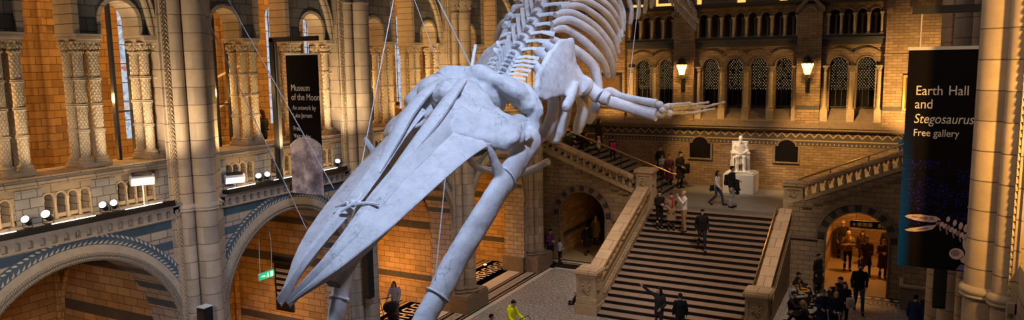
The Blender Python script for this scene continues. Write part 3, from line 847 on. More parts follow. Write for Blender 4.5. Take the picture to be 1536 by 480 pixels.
# ================================================================ STAIRS
NOS = lambda i: 32.41 - .384 * i
b = MB(); b.box(-10.5, -3.6, 32.40, YE, 2.82, 3.0); struct(b.build('floor_landing', MAT['landing']))
st = thing('grand_staircase', 'wide central staircase of worn brown steps with dark risers', 'staircase', (-7.0, 25, 0))
for i in range(1, 20):
    z = 3 - .15 * i; x0, x1 = -9.66, -4.43
    y0 = NOS(i)
    mb = MB(); mb.box(x0 + 7, x1 + 7, y0 - 25, NOS(i - 1) - 25 + .02, z - .03, z, .006); mb.build('step', MAT['tread'], st)
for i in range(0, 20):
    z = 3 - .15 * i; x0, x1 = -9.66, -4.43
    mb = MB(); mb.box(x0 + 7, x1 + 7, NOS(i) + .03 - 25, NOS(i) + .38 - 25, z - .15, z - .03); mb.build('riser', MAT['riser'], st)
mb = MB(); mb.prism([(25.6 - 25, 0), (32.4 - 25, 0), (32.4 - 25, 2.6)], 'x', -2.6, 2.5); mb.build('stair_core', MAT['darkstone'], st)

def baluster_prof(h):
    return [(.075, 0), (.075, .05), (.05, .07), (.045, .1), (.085, .16), (.09, h * .4), (.055, h * .68), (.045, h * .8), (.07, h * .86), (.075, h * .9), (.06, h)]
def flight_balustrade(label, P0, P1, wdt, n, h=.62, capmat='railstone', cap=.15, base=.1):
    """P0, P1: cap-top end points; runs along their line; vertical balusters under a sloping cap"""
    P0, P1 = Vector(P0), Vector(P1); d = P1 - P0
    r = thing('stair_balustrade', label, 'balustrade', (P0.x, P0.y, P0.z - h - cap - base), group='carved stone stair balustrades')
    o0 = Vector(r.location)
    hd = Vector((d.x, d.y, 0)).normalized(); sd = Vector((-hd.y, hd.x, 0))
    def bar(name, w0, w1, z0, z1, m):
        mb = MB()
        for (w, a, c) in ((w0, z0, z1),):
            A = [P0 + sd * w + Vector((0, 0, a)), P0 - sd * w + Vector((0, 0, a)), P0 - sd * w + Vector((0, 0, c)), P0 + sd * w + Vector((0, 0, c))]
            mb.loft([[tuple(p - o0) for p in A], [tuple(p + d - o0) for p in A]])
        if w1:
            A = [P0 + sd * w1 + Vector((0, 0, z0 + .03)), P0 - sd * w1 + Vector((0, 0, z0 + .03)), P0 - sd * w1 + Vector((0, 0, z0 - .06)), P0 + sd * w1 + Vector((0, 0, z0 - .06))]
            mb.loft([[tuple(p - o0) for p in A], [tuple(p + d - o0) for p in A]])
        return mb.build(name, MAT[m], r)
    bar('rail_cap', wdt, wdt * .8, -cap + .04, 0, capmat)
    bar('string', wdt * .85, None, -cap - h - base, -cap - h + .04, 'stone')
    me = None
    for k in range(n):
        p = P0 + d * ((k + .5) / n) - o0; p.z -= cap + h + .06
        if me is None:
            mb = MB(); mb.lathe(baluster_prof(h + .06), (0, 0, 0), 10); mb.box(-.09, .09, -.09, .09, -.06, .02)
            o = mb.build('baluster', MAT['stone'], r, True); me = o.data
        else:
            o = bpy.data.objects.new('baluster', me); COL.objects.link(o); o.parent = r
        o.location = p
    # round-arched spandrels between the balusters
    mb = MB(); L = sqrt(d.x ** 2 + d.y ** 2); sl = d.z / L; p_ = L / n
    for k in range(n + 1):
        u = L * k / n
        for s in (-1, 1):
            if (k == 0 and s < 0) or (k == n and s > 0): continue
            pts = [(0, 0)] + [(s * (p_ / 2 - .0) * (1 - cos(a_)) * 1.0, -.16 * (1 - sin(a_)) - 0.0) for a_ in [pi / 2 * q / 5 for q in range(6)]]
            pts = [(0, .0), (0, -.19)] + [(s * (p_ / 2) * (q / 5), -.19 * sqrt(max(0, 1 - (q / 5) ** 2)) if False else -.19 + .19 * sin(pi / 2 * q / 5)) for q in range(1, 6)]
            ring = []
            for w in (-.1, .1):
                ring.append([tuple(P0 + hd * (u + a) + sd * w + Vector((0, 0, (u + a) * sl - cap + z_ + .02)) - o0) for a, z_ in pts])
            mb.loft(ring)
    mb.build('arched_spandrel', MAT['stone'], r)
    return r
def newel(x, y, z0, zb, zt, label, w=.36):
    r = thing('newel_post', label, 'post', (x, y, z0), group='carved newel posts of the staircase')
    mb = MB(); H = zt - z0; B = zb - z0
    mb.box(-w - .09, w + .09, -w - .09, w + .09, 0, B * .62); mb.box(-w - .05, w + .05, -w - .05, w + .05, B * .62, B, .02)
    mb.build('base', MAT['stone'], r)
    mb = MB(); mb.box(-w, w, -w, w, B, H - .24)
    mb.build('die', MAT['stone'], r)
    mb = MB(); t = .075
    for ax in ('x', 'y'):
        for s in (-1, 1):
            for a, c, e, g in ((-w, w, B, B + t), (-w, w, H - .24 - t, H - .24), (-w, -w + t, B + t, H - .24 - t), (w - t, w, B + t, H - .24 - t)):
                q = (min(s * w, s * (w + .04)), max(s * w, s * (w + .04)))
                if ax == 'x': mb.box(q[0], q[1], a, c, e, g)
                else: mb.box(a, c, q[0], q[1], e, g)
    mb.build('panel_frame', MAT['stone'], r)
    zc = (B + H - .24) / 2; hh = (H - .24 - B) / 2 - t
    for ax in ('x', 'y'):
        for s in (-1, 1):
            mb = MB()                           # leafy carving in the sunk panel: central rosette and curling leaves
            def at(u, v, d=.0): return (s * (w + .005 + d), u, zc + v) if ax == 'x' else (u, s * (w + .005 + d), zc + v)
            mb.tube([at(0, 0, -.03), at(0, 0, .03)], [.06, .05], 8)
            for k in range(8):
                a = 2 * pi * k / 8; e = .8 if k % 2 else 1.0
                pts = [at(rr * cos(a + tw) * w / .36, rr * sin(a + tw) * hh / .22, .012) for rr, tw in ((.03, 0), (.1, .15), (.17 * e, .4), (.2 * e, .75))]
                mb.tube(pts, [.02, .035, .03, .012], 6)
            mb.build('leaf_carving', MAT['stone'], r, True)
    mb = MB(); mb.box(-w - .05, w + .05, -w - .05, w + .05, H - .24, H - .17, .015); mb.box(-w - .11, w + .11, -w - .11, w + .11, H - .17, H - .04, .02); mb.box(-w - .06, w + .06, -w - .06, w + .06, H - .04, H, .015)
    mb.build('cap', MAT['railstone'], r)
    return r
newel(-10.12, 25.55, 0, .62, 1.72, 'big carved newel post at the left foot of the main staircase')
newel(-3.98, 25.75, 0, .62, 1.62, 'big carved newel post at the right foot of the main staircase')
newel(-10.1, 32.45, 2.35, 3.62, 4.6, 'carved newel post at the top left corner of the main staircase', .34)
newel(-3.74, 32.5, 2.35, 3.62, 4.4, 'carved newel post at the top right corner of the main staircase', .34)
flight_balustrade('left sloping balustrade of the main staircase, with a broad pale cap', (-10.1, 26.06, 1.56), (-10.1, 31.98, 3.82), .27, 15)
flight_balustrade('right sloping balustrade of the main staircase, with a broad pale cap', (-3.98, 26.24, 1.33), (-3.98, 32.03, 3.3), .25, 15)
# side flights
def side_flight(s, x0, lab, label):
    r = thing('side_staircase', label, 'staircase', (x0, 35.2, 3), group='upper flights off the landing')
    for k in range(17):
        mb = MB(); a, c = s * .4 * k, s * (.4 * k + .44)
        mb.box(min(a, c), max(a, c), -2.2, 2.95, .155 * (k + 1) - .05, .155 * (k + 1), .006); mb.build('step', MAT['steps'], r)
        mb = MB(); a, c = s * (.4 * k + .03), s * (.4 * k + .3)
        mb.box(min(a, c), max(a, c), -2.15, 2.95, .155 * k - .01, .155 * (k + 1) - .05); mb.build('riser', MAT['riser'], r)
    return r
MAT['steps'] = M_plain('grey_brown_step_stone', (.20, .175, .16), .55, .35, var=.25, scale=3)
side_flight(-1, -10.0, 'l', 'upper staircase flight rising to the left from the landing')
side_flight(1, -4.05, 'r', 'upper staircase flight rising to the right from the landing')
flight_balustrade('balustrade rising to the left above the left archway', (-10.57, 32.1, 4.27), (-17.0, 32.1, 6.69), .22, 20, h=.5, cap=.16)
flight_balustrade('balustrade rising to the right above the busy right archway', (-3.27, 32.15, 4.45), (2.2, 32.15, 6.70), .22, 17, h=.5, cap=.16)
# walls below the side flights with their archways
def M_checkring(name):
    t = NT(name)
    g = t.N('NewGeometry'); return t
b = MB()
arch_wall(b, 'Y', 32.0, .5, -17.0, -10.3, 0, 3.46, [(-13.06, 1.18, 2.22, 0)], 24)
b.prism([(-17, 3.46), (-10.3, 3.46), (-10.3, 3.5), (-17, 5.85)], 'y', 32.0, 32.5)
struct(b.build('wall_stair_left', MAT['buffwall'], merge=False))
b = MB()
arch_wall(b, 'Y', 32.0, .5, -3.9, 2.4, 0, 3.46, [(-1.27, 1.18, 2.2, 0)], 24)
b.prism([(-3.9, 3.46), (2.4, 3.46), (2.4, 5.9), (-3.9, 3.5)], 'y', 32.0, 32.5)
struct(b.build('wall_stair_right', MAT['buffwall'], merge=False))
b = MB()
b.prism([(26.0, 0), (32.4, 0), (32.4, 2.95), (26.0, .55)], 'x', -10.34, -9.84)
b.prism([(26.02, 0), (32.0, 0), (32.0, 2.98), (26.02, .66)], 'x', -9.84, -9.67)
b.prism([(26.22, 0), (32.0, 0), (32.0, 2.98), (26.22, .7)], 'x', -4.42, -4.24)
b.prism([(26.0, 0), (32.4, 0), (32.4, 2.5), (26.0, .35)], 'x', -4.24, -3.74)
struct(b.build('wall_stair_side', MAT['buffwall']))
for n, c, zc in ((40, -13.06, 2.22), (41, -1.27, 2.2)):
    o = bpy.data.objects.new('trim_%d' % n, None); COL.objects.link(o); struct(o)
    mb = MB(); N = 17
    for k in range(0, N, 2): arch_ring(mb, 'Y', 32.0, .1, -.05, c, zc, 1.18, 1.44, pi * k / N, pi * (k + 1) / N, 4)
    mb.build('blue_voussoir', MAT['slateblue'], o)
    mb = MB()
    for k in range(1, N, 2): arch_ring(mb, 'Y', 32.0, .1, -.05, c, zc, 1.18, 1.44, pi * k / N, pi * (k + 1) / N, 4)
    mb.build('buff_voussoir', MAT['darkstone'], o)
    mb = MB(); arch_roll(mb, 'Y', 32.0, -.04, c, zc, 1.49, .05, seg=30, n=8); arch_roll(mb, 'Y', 32.0, -.02, c, zc, 1.17, .04, seg=30, n=8, drop=2.2)
    mb.build('hood_roll', MAT['darkstone'], o, True)
b = MB()                                       # stepped blocks under the balustrades, string course
for k in range(14):
    x = -10.75 - .46 * k; z = 3.42 + .172 * k; b.box(x - .4, x, 31.9, 32.02, z, z + .1)
    x = -3.35 + .42 * k; z = 3.42 + .172 * k
    if x < 2: b.box(x, x + .36, 31.9, 32.02, z, z + .1)
b.box(-3.9, -2.72, 31.93, 32.0, 2.1, 2.2); b.box(-17, -14.55, 31.93, 32.0, 2.1, 2.2); b.box(-11.56, -10.4, 31.93, 32.0, 2.1, 2.2)
struct(b.build('trim_42', MAT['darkstone']))
# passages behind the archways
b = MB(); b.box(-14.6, -14.3, 32.5, 42, 0, 3.5); b.box(-11.8, -11.5, 32.5, 42, 0, 3.5); b.box(-14.6, -11.5, 41.7, 42, 0, 3.5); b.box(-14.6, -11.5, 32.5, 42, 3.42, 3.5)
struct(b.build('wall_passage_left', MAT['alcove']))
b = MB(); b.box(-2.9, -2.6, 32.5, 44, 0, 3.42); b.box(.2, .5, 32.5, 44, 0, 3.42); b.box(-2.9, .5, 44, 44.3, 0, 3.42); b.box(-2.9, .5, 32.5, 44, 3.39, 3.44)
struct(b.build('wall_passage_right', MAT['alcove']))
for n, x, y in ((1, -12.9, 41.6), (2, -1.2, 43.9)):
    o = bpy.data.objects.new('door_%d' % n, None); COL.objects.link(o); struct(o); o.location = (x, y, 0)
    mb = MB()
    for e in (-.62, .62): mb.box(e - .58, e + .58, -.06, 0, 0, 2.5)
    mb.build('door_leaf', MAT['wood'], o)
    mb = MB()
    for e in (-1.28, 1.28): mb.box(e - .08, e + .08, -.12, 0, 0, 2.6)
    mb.box(-1.36, 1.36, -.12, 0, 2.5, 2.65); mb.build('door_frame', MAT['darkstone'], o)
b = MB(); b.box(-2.6, .2, 32, 44, -.02, .01); b.box(-14.3, -11.8, 32, 41.7, -.02, .01); struct(b.build('floor_passage', MAT['passage']))
MB_ = MB()
for k in range(9):
    MB_.lathe([(.12, .0), (.12, .014)], (-2.4 + k * .33, 31.7, 0), 10)
MB_.box(-2.6, .6, 31.3, 31.36, 0, .012); MB_.box(-2.6, .6, 32.0, 32.06, 0, .012); MB_.box(-2.6, .6, 30.9, 30.96, 0, .012)
for k in range(20): MB_.box(-2.6 + k * .16, -2.52 + k * .16, 31.05, 31.2, 0, .012)
struct(MB_.build('trim_43', MAT['mos_light']))
b = MB(); b.box(-2.7, .7, 30.9, 32.1, -.02, .006); struct(b.build('trim_44', MAT['mos_brown']))
# handrails
def handrail(pts, posts, label, m='brass', rad=.036):
    o0 = Vector(pts[0]); r = thing('handrail', label, 'handrail', pts[0], group='brass stair handrails')
    mb = MB(); mb.tube([tuple(Vector(p) - o0) for p in pts], rad, 8); mb.build('rail', MAT[m], r, True)
    for a, c in posts:
        mb = MB(); mb.tube([tuple(Vector(a) - o0), tuple(Vector(c) - o0)], .022, 6); mb.build('bracket', MAT['blackmetal'], r, True)
    return r
handrail([(-9.72, 26.15, 1.32), (-9.72, 32.0, 3.58)], [((-9.72, y, 1.32 + (y - 26.15) * .386), (-9.86, y, 1.2 + (y - 26.15) * .386)) for y in (26.6, 28.5, 30.4, 31.8)],
         'brass handrail along the left balustrade of the main staircase')
handrail([(-4.36, 26.35, 1.2), (-4.36, 32.3, 3.36)], [((-4.36, y, 1.2 + (y - 26.35) * .363), (-4.22, y, 1.1 + (y - 26.35) * .363)) for y in (26.8, 28.7, 30.6, 31.9)],
         'brass handrail along the right balustrade of the main staircase')
handrail([(-9.38, 35, 3.98), (-9.6, 35, 4.02), (-15.2, 35, 6.0)], [((-10.1, 35, 3.12), (-10.1, 35, 4.18)), ((-12.2, 35, 3.95), (-12.2, 35, 4.93)), ((-14.2, 35, 4.7), (-14.2, 35, 5.62))],
         'brass handrail down the middle of the left upper flight')
handrail([(-3.6, 32.7, 4.42), (-3.45, 32.7, 4.5), (2.0, 32.7, 6.85)], [((x, 32.7, z), (x, 32.7, z + .62)) for x, z in ((-2.4, 4.32), (-1.0, 4.9), (.4, 5.5))],
         'brass handrail along the right upper flight')
# ================================================================ WHALE SKELETON (hangs along the hall, nose down towards the camera)
XM = -6.9
WR = Vector((XM, 12.0, 9.0))
def M_bone(name, a, b):
    t = NT(name); n = t.noise(2.6, 6, .7); n2 = t.noise(26, 4, .7); n3 = t.noise(9, 5, .75)
    col = t.ramp(n, [(.32, a), (.62, b)])
    col = t.mix(.28, col, t.ramp(n3, [(.36, (.52, .5, .5)), (.5, (1, 1, 1))]), 'MULTIPLY')
    g = t.N('NewGeometry'); nz = t.N('TexNoise', i_Scale=3.0, i_Detail=4.0); t.L(g.outputs['Position'], nz.inputs['Vector'])
    wv = t.N('VectorMath', operation='MULTIPLY_ADD'); t.L(nz.outputs['Color'], wv.inputs[0]); wv.inputs[1].default_value = (.7, .7, .7); t.L(g.outputs['Position'], wv.inputs[2])
    vo = t.N('TexVoronoi', feature='DISTANCE_TO_EDGE', i_Scale=.9); t.L(wv.outputs[0], vo.inputs['Vector'])
    gate = t.math('GREATER_THAN', t.noise(1.1, 2), .53)
    crack = t.math('MULTIPLY', t.math('LESS_THAN', vo.outputs['Distance'], .0045), gate)
    col = t.mix(t.math('MULTIPLY', crack, .5), col, (.14, .135, .14))
    h = t.math('ADD', t.math('MULTIPLY', n2, .6), t.math('SUBTRACT', n3, crack)); t.bump(h, .4, .02)
    return t.out(col, .62, .3)
MAT['bone'] = M_bone('whale_bone', (.56, .56, .585), (.72, .72, .745))
MAT['bonedark'] = M_bone('shaded_bone', (.30, .28, .27), (.44, .42, .41))  # darker bone copy, shade inside the snout gap put into the vomer colour
whale = thing('whale_skeleton', 'huge pale blue whale skeleton diving through the hall with open jaws', 'skeleton', tuple(WR))
def wmb():
    m = MB(); m.M = Matrix.Translation(-WR); return m
def wb(mb, name, m='bone', parent=None, smooth=True):
    mb.M = None
    return mb.build(name, MAT[m], parent or whale, smooth)
def catmull(pts, k=5):
    P = [Vector(p) for p in pts]; out = []
    Q = [P[0] * 2 - P[1]] + P + [P[-1] * 2 - P[-2]]
    for i in range(1, len(Q) - 2):
        for j in range(k):
            t = j / k
            out.append(.5 * ((2 * Q[i]) + (Q[i + 1] - Q[i - 1]) * t + (2 * Q[i - 1] - 5 * Q[i] + 4 * Q[i + 1] - Q[i + 2]) * t * t + (3 * Q[i] - Q[i - 1] - 3 * Q[i + 1] + Q[i + 2]) * t ** 3))
    return [tuple(p) for p in out + [P[-1]]]
def interp(tab, x):
    for (x0, y0), (x1, y1) in zip(tab, tab[1:]):
        if x <= x1: return y0 + (y1 - y0) * max(0, (x - x0)) / (x1 - x0)
    return tab[-1][1]
TS = bpy.data.scenes.new('workshop')            # scratch scene, removed at the end
CLOUD = bpy.data.textures.new('bone_clouds', 'CLOUDS'); CLOUD.noise_scale = .32; CLOUD.noise_depth = 3
def remeshed(o, vox, smooth_it=4, dec=None, rough=0):
    md = o.modifiers.new('r', 'REMESH'); md.mode = 'VOXEL'; md.voxel_size = vox
    ms = o.modifiers.new('s', 'SMOOTH'); ms.iterations = smooth_it; ms.factor = .5
    if rough:
        dm = o.modifiers.new('n', 'DISPLACE'); dm.texture = CLOUD; dm.strength = rough; dm.mid_level = .5; dm.texture_coords = 'LOCAL'
    if dec: mdc = o.modifiers.new('d', 'DECIMATE'); mdc.ratio = dec
    par = o.parent; o.parent = None
    TS.collection.objects.link(o)
    vl = TS.view_layers[0]; vl.update()
    me = bpy.data.meshes.new_from_object(o.evaluated_get(vl.depsgraph))
    TS.collection.objects.unlink(o); o.parent = par
    o.modifiers.clear(); old = o.data; mats = [m for m in old.materials]
    o.data = me
    if not len(me.materials):
        for m in mats: me.materials.append(m)
    me.polygons.foreach_set('use_smooth', [True] * len(me.polygons))
    bpy.data.meshes.remove(old)
    return o
# skull frame: s back along the snout from the tip, h up from it
SA = Vector((0, .85, .527)); SU = Vector((0, -.527, .85)); ST = Vector((XM, 6.86, 6.54))
def SK(dx, s, h): return tuple(ST + SA * s + SU * h + Vector((dx, 0, 0)))
TW = [(-.1, .09), (.1, .17), (.3, .26), (.6, .41), (1.0, .56), (1.4, .67), (1.8, .745), (2.2, .80), (2.6, .86), (3.0, .905), (3.4, .96), (3.8, 1.04), (4.15, 1.16)]
TG = [(-.1, .075), (.1, .075), (.3, .095), (.6, .12), (1.0, .12), (1.4, .085), (1.8, .05), (2.2, .045), (2.6, .08), (3.0, .12), (3.4, .16), (3.8, .17), (4.15, .15)]
TK = [(0, .1), (1, .1), (1.8, .18), (2.6, .25), (3.4, .36), (4.2, .47)]
STN = [-.1, .0, .1, .2, .35, .6, .9, 1.2, 1.6, 2.0, 2.4, 2.8, 3.1, 3.4, 3.7, 3.95, 4.15]
for sd in (1, -1):
    rp, rm = [], []
    for s in STN:
        w, g, k = interp(TW, s), interp(TG, s), interp(TK, s)
        m = g + (w - g) * .42; th = .07 + .2 * min(1, max(0, s) / .9)
        wob = .012 * sin(s * 5.3)
        rp.append([SK(sd * x, s, h) for x, h in ((g, -.045), (g + .2 * (m - g), .045), (g + .6 * (m - g), .05), (m, -.01 - k * m * .7), (m - .004, -.05 - k * m * .7), (g + .8 * (m - g), -th * .75), (g + .45 * (m - g), -.11))])
        a = m + .014 + .006 * sin(s * 7)
        rm.append([SK(sd * x, s, h) for x, h in ((a, .0 - k * a * .7), (a + (w - a) * .35, -.0 - k * (a + (w - a) * .35) * .84), (a + (w - a) * .75, -k * (a + (w - a) * .75) * .95 + wob), (w - .01, -k * w), (w, -k * w - .02), (w - .03, -k * w - .055), (a + (w - a) * .5, -k * w * .75 - th * .8), (a, -th * .9 - k * a * .7))])
    mb = wmb(); mb.loft(rp); wb(mb, 'premaxilla')
    mb = wmb(); mb.loft(rm); o = wb(mb, 'maxilla')
    # long premaxilla bar running up past the nostrils to the vertex
    mb = wmb(); pts = catmull([SK(sd * .16, 2.5, -.02), SK(sd * .23, 3.2, .05), SK(sd * .29, 3.8, .11), SK(sd * .28, 4.4, .13), SK(sd * .22, 4.9, .08)], 5)
    mb.tube(pts, [.045 + .025 * sin(pi * i / (len(pts) - 1)) for i in range(len(pts))], 10, 1.9, up=SU); wb(mb, 'nasal_bar')
mb = wmb(); mb.loft([[SK(x, s, h) for x, h in ((-.14, -.5), (-.08, -.46), (.08, -.46), (.14, -.5), (.1, -.6), (-.1, -.6))] for s in (.7, 1.9, 2.2, 2.6, 3.4, 4.2)]); wb(mb, 'vomer', 'bonedark')
# cranium, one fused bone
mb = wmb()
mb.ball(SK(0, 5.4, -.55), (.66, .62, .5), 18, 12)
mb.ball(SK(0, 4.9, -.22), (.5, .55, .3), 16, 10)
mb.ball(SK(-.35, 4.95, -.16), (.42, .42, .26), 14, 10)
mb.tube(catmull([SK(-1.0, 4.75, -.42), SK(-.75, 5.05, -.2), SK(-.35, 5.3, -.1), SK(.1, 5.4, -.13), SK(.55, 5.38, -.24), SK(.95, 5.34, -.48), SK(1.12, 5.3, -.78)], 5), [.1] + [.17 + .03 * sin(i * .9) for i in range(29)] + [.15], 12, 1.25)      # crest
for sd in (1, -1):
    mb.tube(catmull([SK(sd * .3, 4.35, -.10), SK(sd * .65, 4.28, -.25), SK(sd * 1.0, 4.30, -.43), SK(sd * 1.34, 4.42, -.62)], 5), [.62, .62, .61, .60, .58, .56, .53, .50, .46, .42, .38, .34, .31, .29, .27, .22], 16, .26, up=SA)   # brow plate
    mb.tube(catmull([SK(sd * .55, 4.2, -.28), SK(sd * .95, 4.0, -.45), SK(sd * 1.2, 4.15, -.66), SK(sd * 1.34, 4.45, -.74)], 5), .13, 10, .8)
    mb.tube(catmull([SK(sd * .45, 5.6, -.5), SK(sd * .85, 5.5, -.6), SK(sd * 1.15, 5.35, -.8), SK(sd * 1.2, 5.15, -1.05), SK(sd * 1.18, 4.9, -1.12)], 5), [.24, .24, .24, .24, .24, .24, .23, .22, .21, .21, .2, .19, .18, .17, .16, .15, .14, .13, .12, .11, .10], 12, .8)   # squamosal
    mb.tube(catmull([SK(sd * 1.2, 4.95, -1.1), SK(sd * 1.27, 4.7, -1.0), SK(sd * 1.34, 4.5, -.8)], 5), .085, 8)                               # cheek bar
    mb.ball(SK(sd * .9, 5.05, -1.0), (.25, .3, .2), 10, 8)
mb.ball(SK(0, 5.95, -.85), (.35, .3, .3), 12, 8)
o = wb(mb, 'cranium'); remeshed(o, .03, 3, None, .13)
# lower jaws
JL = [(1.2, 11.63, 8.11), (1.2, 11.45, 8.03), (1.22, 10.95, 7.77), (1.2, 10.34, 7.39), (1.12, 9.88, 6.99), (1.02, 9.47, 6.59), (.92, 9.07, 6.14), (.84, 8.78, 5.78), (.68, 8.3, 5.1), (.42, 7.85, 4.4), (.15, 7.6, 3.95)]
JLm = [(1.2, 11.63, 8.11), (1.2, 11.45, 8.03), (1.22, 10.95, 7.77), (1.2, 10.34, 7.39), (1.16, 9.9, 6.95), (1.12, 9.47, 6.45), (1.02, 9.07, 5.85), (.93, 8.78, 5.35), (.72, 8.3, 4.75), (.45, 7.85, 4.2), (.17, 7.6, 3.85)]
for sd, J in ((1, JL), (-1, JLm)):
    mb = wmb(); pts = catmull([(XM + sd * a, y, z) for a, y, z in J], 4); n = len(pts)
    rad = [interp([(0, .2), (.06, .27), (.14, .25), (.3, .225), (.55, .225), (.8, .19), (1, .1)], i / (n - 1)) for i in range(n)]
    mb.tube(pts, rad, 16, .62)
    mb.tube(catmull([(XM + sd * 1.2, 10.55, 7.55), (XM + sd * 1.2, 10.3, 7.9), (XM + sd * 1.2, 10.05, 8.25)], 4), [.2, .18, .15, .13, .11, .09, .075, .06, .04], 12, .5)
    mb.ball((XM + sd * 1.2, 11.62, 8.1), (.17, .26, .25), 12, 8)
    o = wb(mb, 'mandible'); remeshed(o, .03, 3, None, .045)
    for q in (10, 25):                                          # white ties round the jaw
        p, r_ = Vector(pts[q]), rad[q]; t = (Vector(pts[q + 1]) - Vector(pts[q - 1])).normalized()
        a = Vector((0, 0, 1)); a = (a - t * a.dot(t)).normalized(); b_ = t.cross(a)
        mb = wmb(); mb.tube([tuple(p + a * (r_ + .012) * cos(2 * pi * k / 20) + b_ * (r_ * .62 + .012) * sin(2 * pi * k / 20)) for k in range(21)], .018, 6)
        mb.ball(tuple(p + b_ * r_ * .64 * sd), .04, 8, 6)
        wb(mb, 'tie_band', 'white', o)
# rope tie across the snout
mb = wmb()
mb.tube(catmull([SK(-.30, 1.62, .06), SK(-.12, 1.7, .09), SK(0, 1.66, .07), SK(.15, 1.72, .09), SK(.36, 1.8, .02)], 4), .02, 6)
mb.tube(catmull([SK(-.1, 1.5, .1), SK(0, 1.62, .12), SK(.06, 1.78, .12), SK(0, 1.9, .1)], 4), .022, 6)
mb.ball(SK(0, 1.68, .1), .06, 8, 6); mb.ball(SK(.07, 1.72, .08), .045, 8, 6); mb.ball(SK(-.07, 1.66, .09), .045, 8, 6)
wb(mb, 'rope_tie', 'white')
# hyoid
mb = wmb(); mb.tube(catmull([(-8.0, 13.04, 7.98), (-8.05, 13.32, 7.57), (-8.0, 13.64, 7.27), (-7.7, 14.05, 7.13), (-6.9, 13.7, 7.2), (-6.2, 13.4, 7.5)], 4), .075, 8); wb(mb, 'hyoid')
# backbone
SP = [(12.55, 8.98), (13.3, 9.6), (14.08, 10.22), (14.65, 10.8), (15.5, 11.45), (17, 12.15), (19, 12.55), (21, 12.5), (23, 12.2), (25, 11.75), (26.5, 11.4), (28.0, 11.0), (28.6, 10.84)]
path = [Vector(p) for p in catmull([(XM, y, z) for y, z in SP], 14)]
cum = [0]
for a, c in zip(path, path[1:]): cum.append(cum[-1] + (c - a).length)
def at_s(s):
    s = min(max(s, 0), cum[-1])
    for i in range(1, len(cum)):
        if s <= cum[i]:
            f = (s - cum[i - 1]) / max(1e-9, cum[i] - cum[i - 1]); return path[i - 1].lerp(path[i], f), (path[min(i + 1, len(path) - 1)] - path[max(i - 2, 0)]).normalized()
VP = []; s = .05; k = 0
while s < cum[-1] - .1:
    VP.append(s); f = s / cum[-1]
    s += .125 if k < 7 else interp([(0, .24), (.25, .34), (.55, .42), (.8, .36), (1, .2)], f); k += 1
for k, s in enumerate(VP):
    c, t = at_s(s); f = s / cum[-1]; u = (Vector((0, 0, 1)) - t * t.z).normalized(); l = Vector((1, 0, 0))
    r = interp([(0, .15), (.06, .16), (.3, .2), (.6, .21), (.85, .15), (1, .05)], f)
    ln = interp([(0, .05), (.06, .09), (.3, .14), (.6, .18), (.85, .15), (1, .08)], f)
    mb = wmb()
    mb.tube([tuple(c - t * ln), tuple(c - t * ln * .55), tuple(c + t * ln * .55), tuple(c + t * ln)], [r, r * .84, r * .84, r], 12)
    hs = interp([(0, .16), (.06, .3), (.25, .5), (.55, .55), (.8, .25), (1, .0)], f)
    if hs > .03:
        tip = c + u * (r + hs) + t * hs * .55
        mb.tube([tuple(c + u * r * .5), tuple(c + u * (r + hs * .45) + t * hs * .2), tuple(tip)], [ln * .85, ln * .75, ln * .85], 10, .36, up=t)
        for e in (-1, 1): mb.tube([tuple(c + u * r * .9 + l * e * r * .5 - t * ln * .2), tuple(c + u * (r + .16) + l * e * r * .75 - t * (ln + .1))], [.055, .03], 7)
    wd_ = interp([(0, .38), (.06, .48), (.2, .62), (.5, .62), (.75, .3), (.88, .08), (1, .0)], f)
    if wd_ > .05:
        for e in (-1, 1):
            dn = -.06 if k < 14 else -.02
            mb.tube([tuple(c + l * e * r * .6), tuple(c + l * e * (r * .6 + wd_ * .5) + u * .03), tuple(c + l * e * (r * .55 + wd_) + u * dn + t * .04)], [ln * .6, ln * .48, ln * (.95 if k > 7 else .6)], 10, .3, up=t)
    if f > .62 and f < .97:                                    # chevron bones under the tail
        mb.tube([tuple(c - u * r - l * .08 + t * ln), tuple(c - u * (r + .16) + t * (ln + .05)), tuple(c - u * (r + .34) + t * (ln + .16))], [.05, .06, .045], 8, .6)
    wb(mb, 'vertebra')
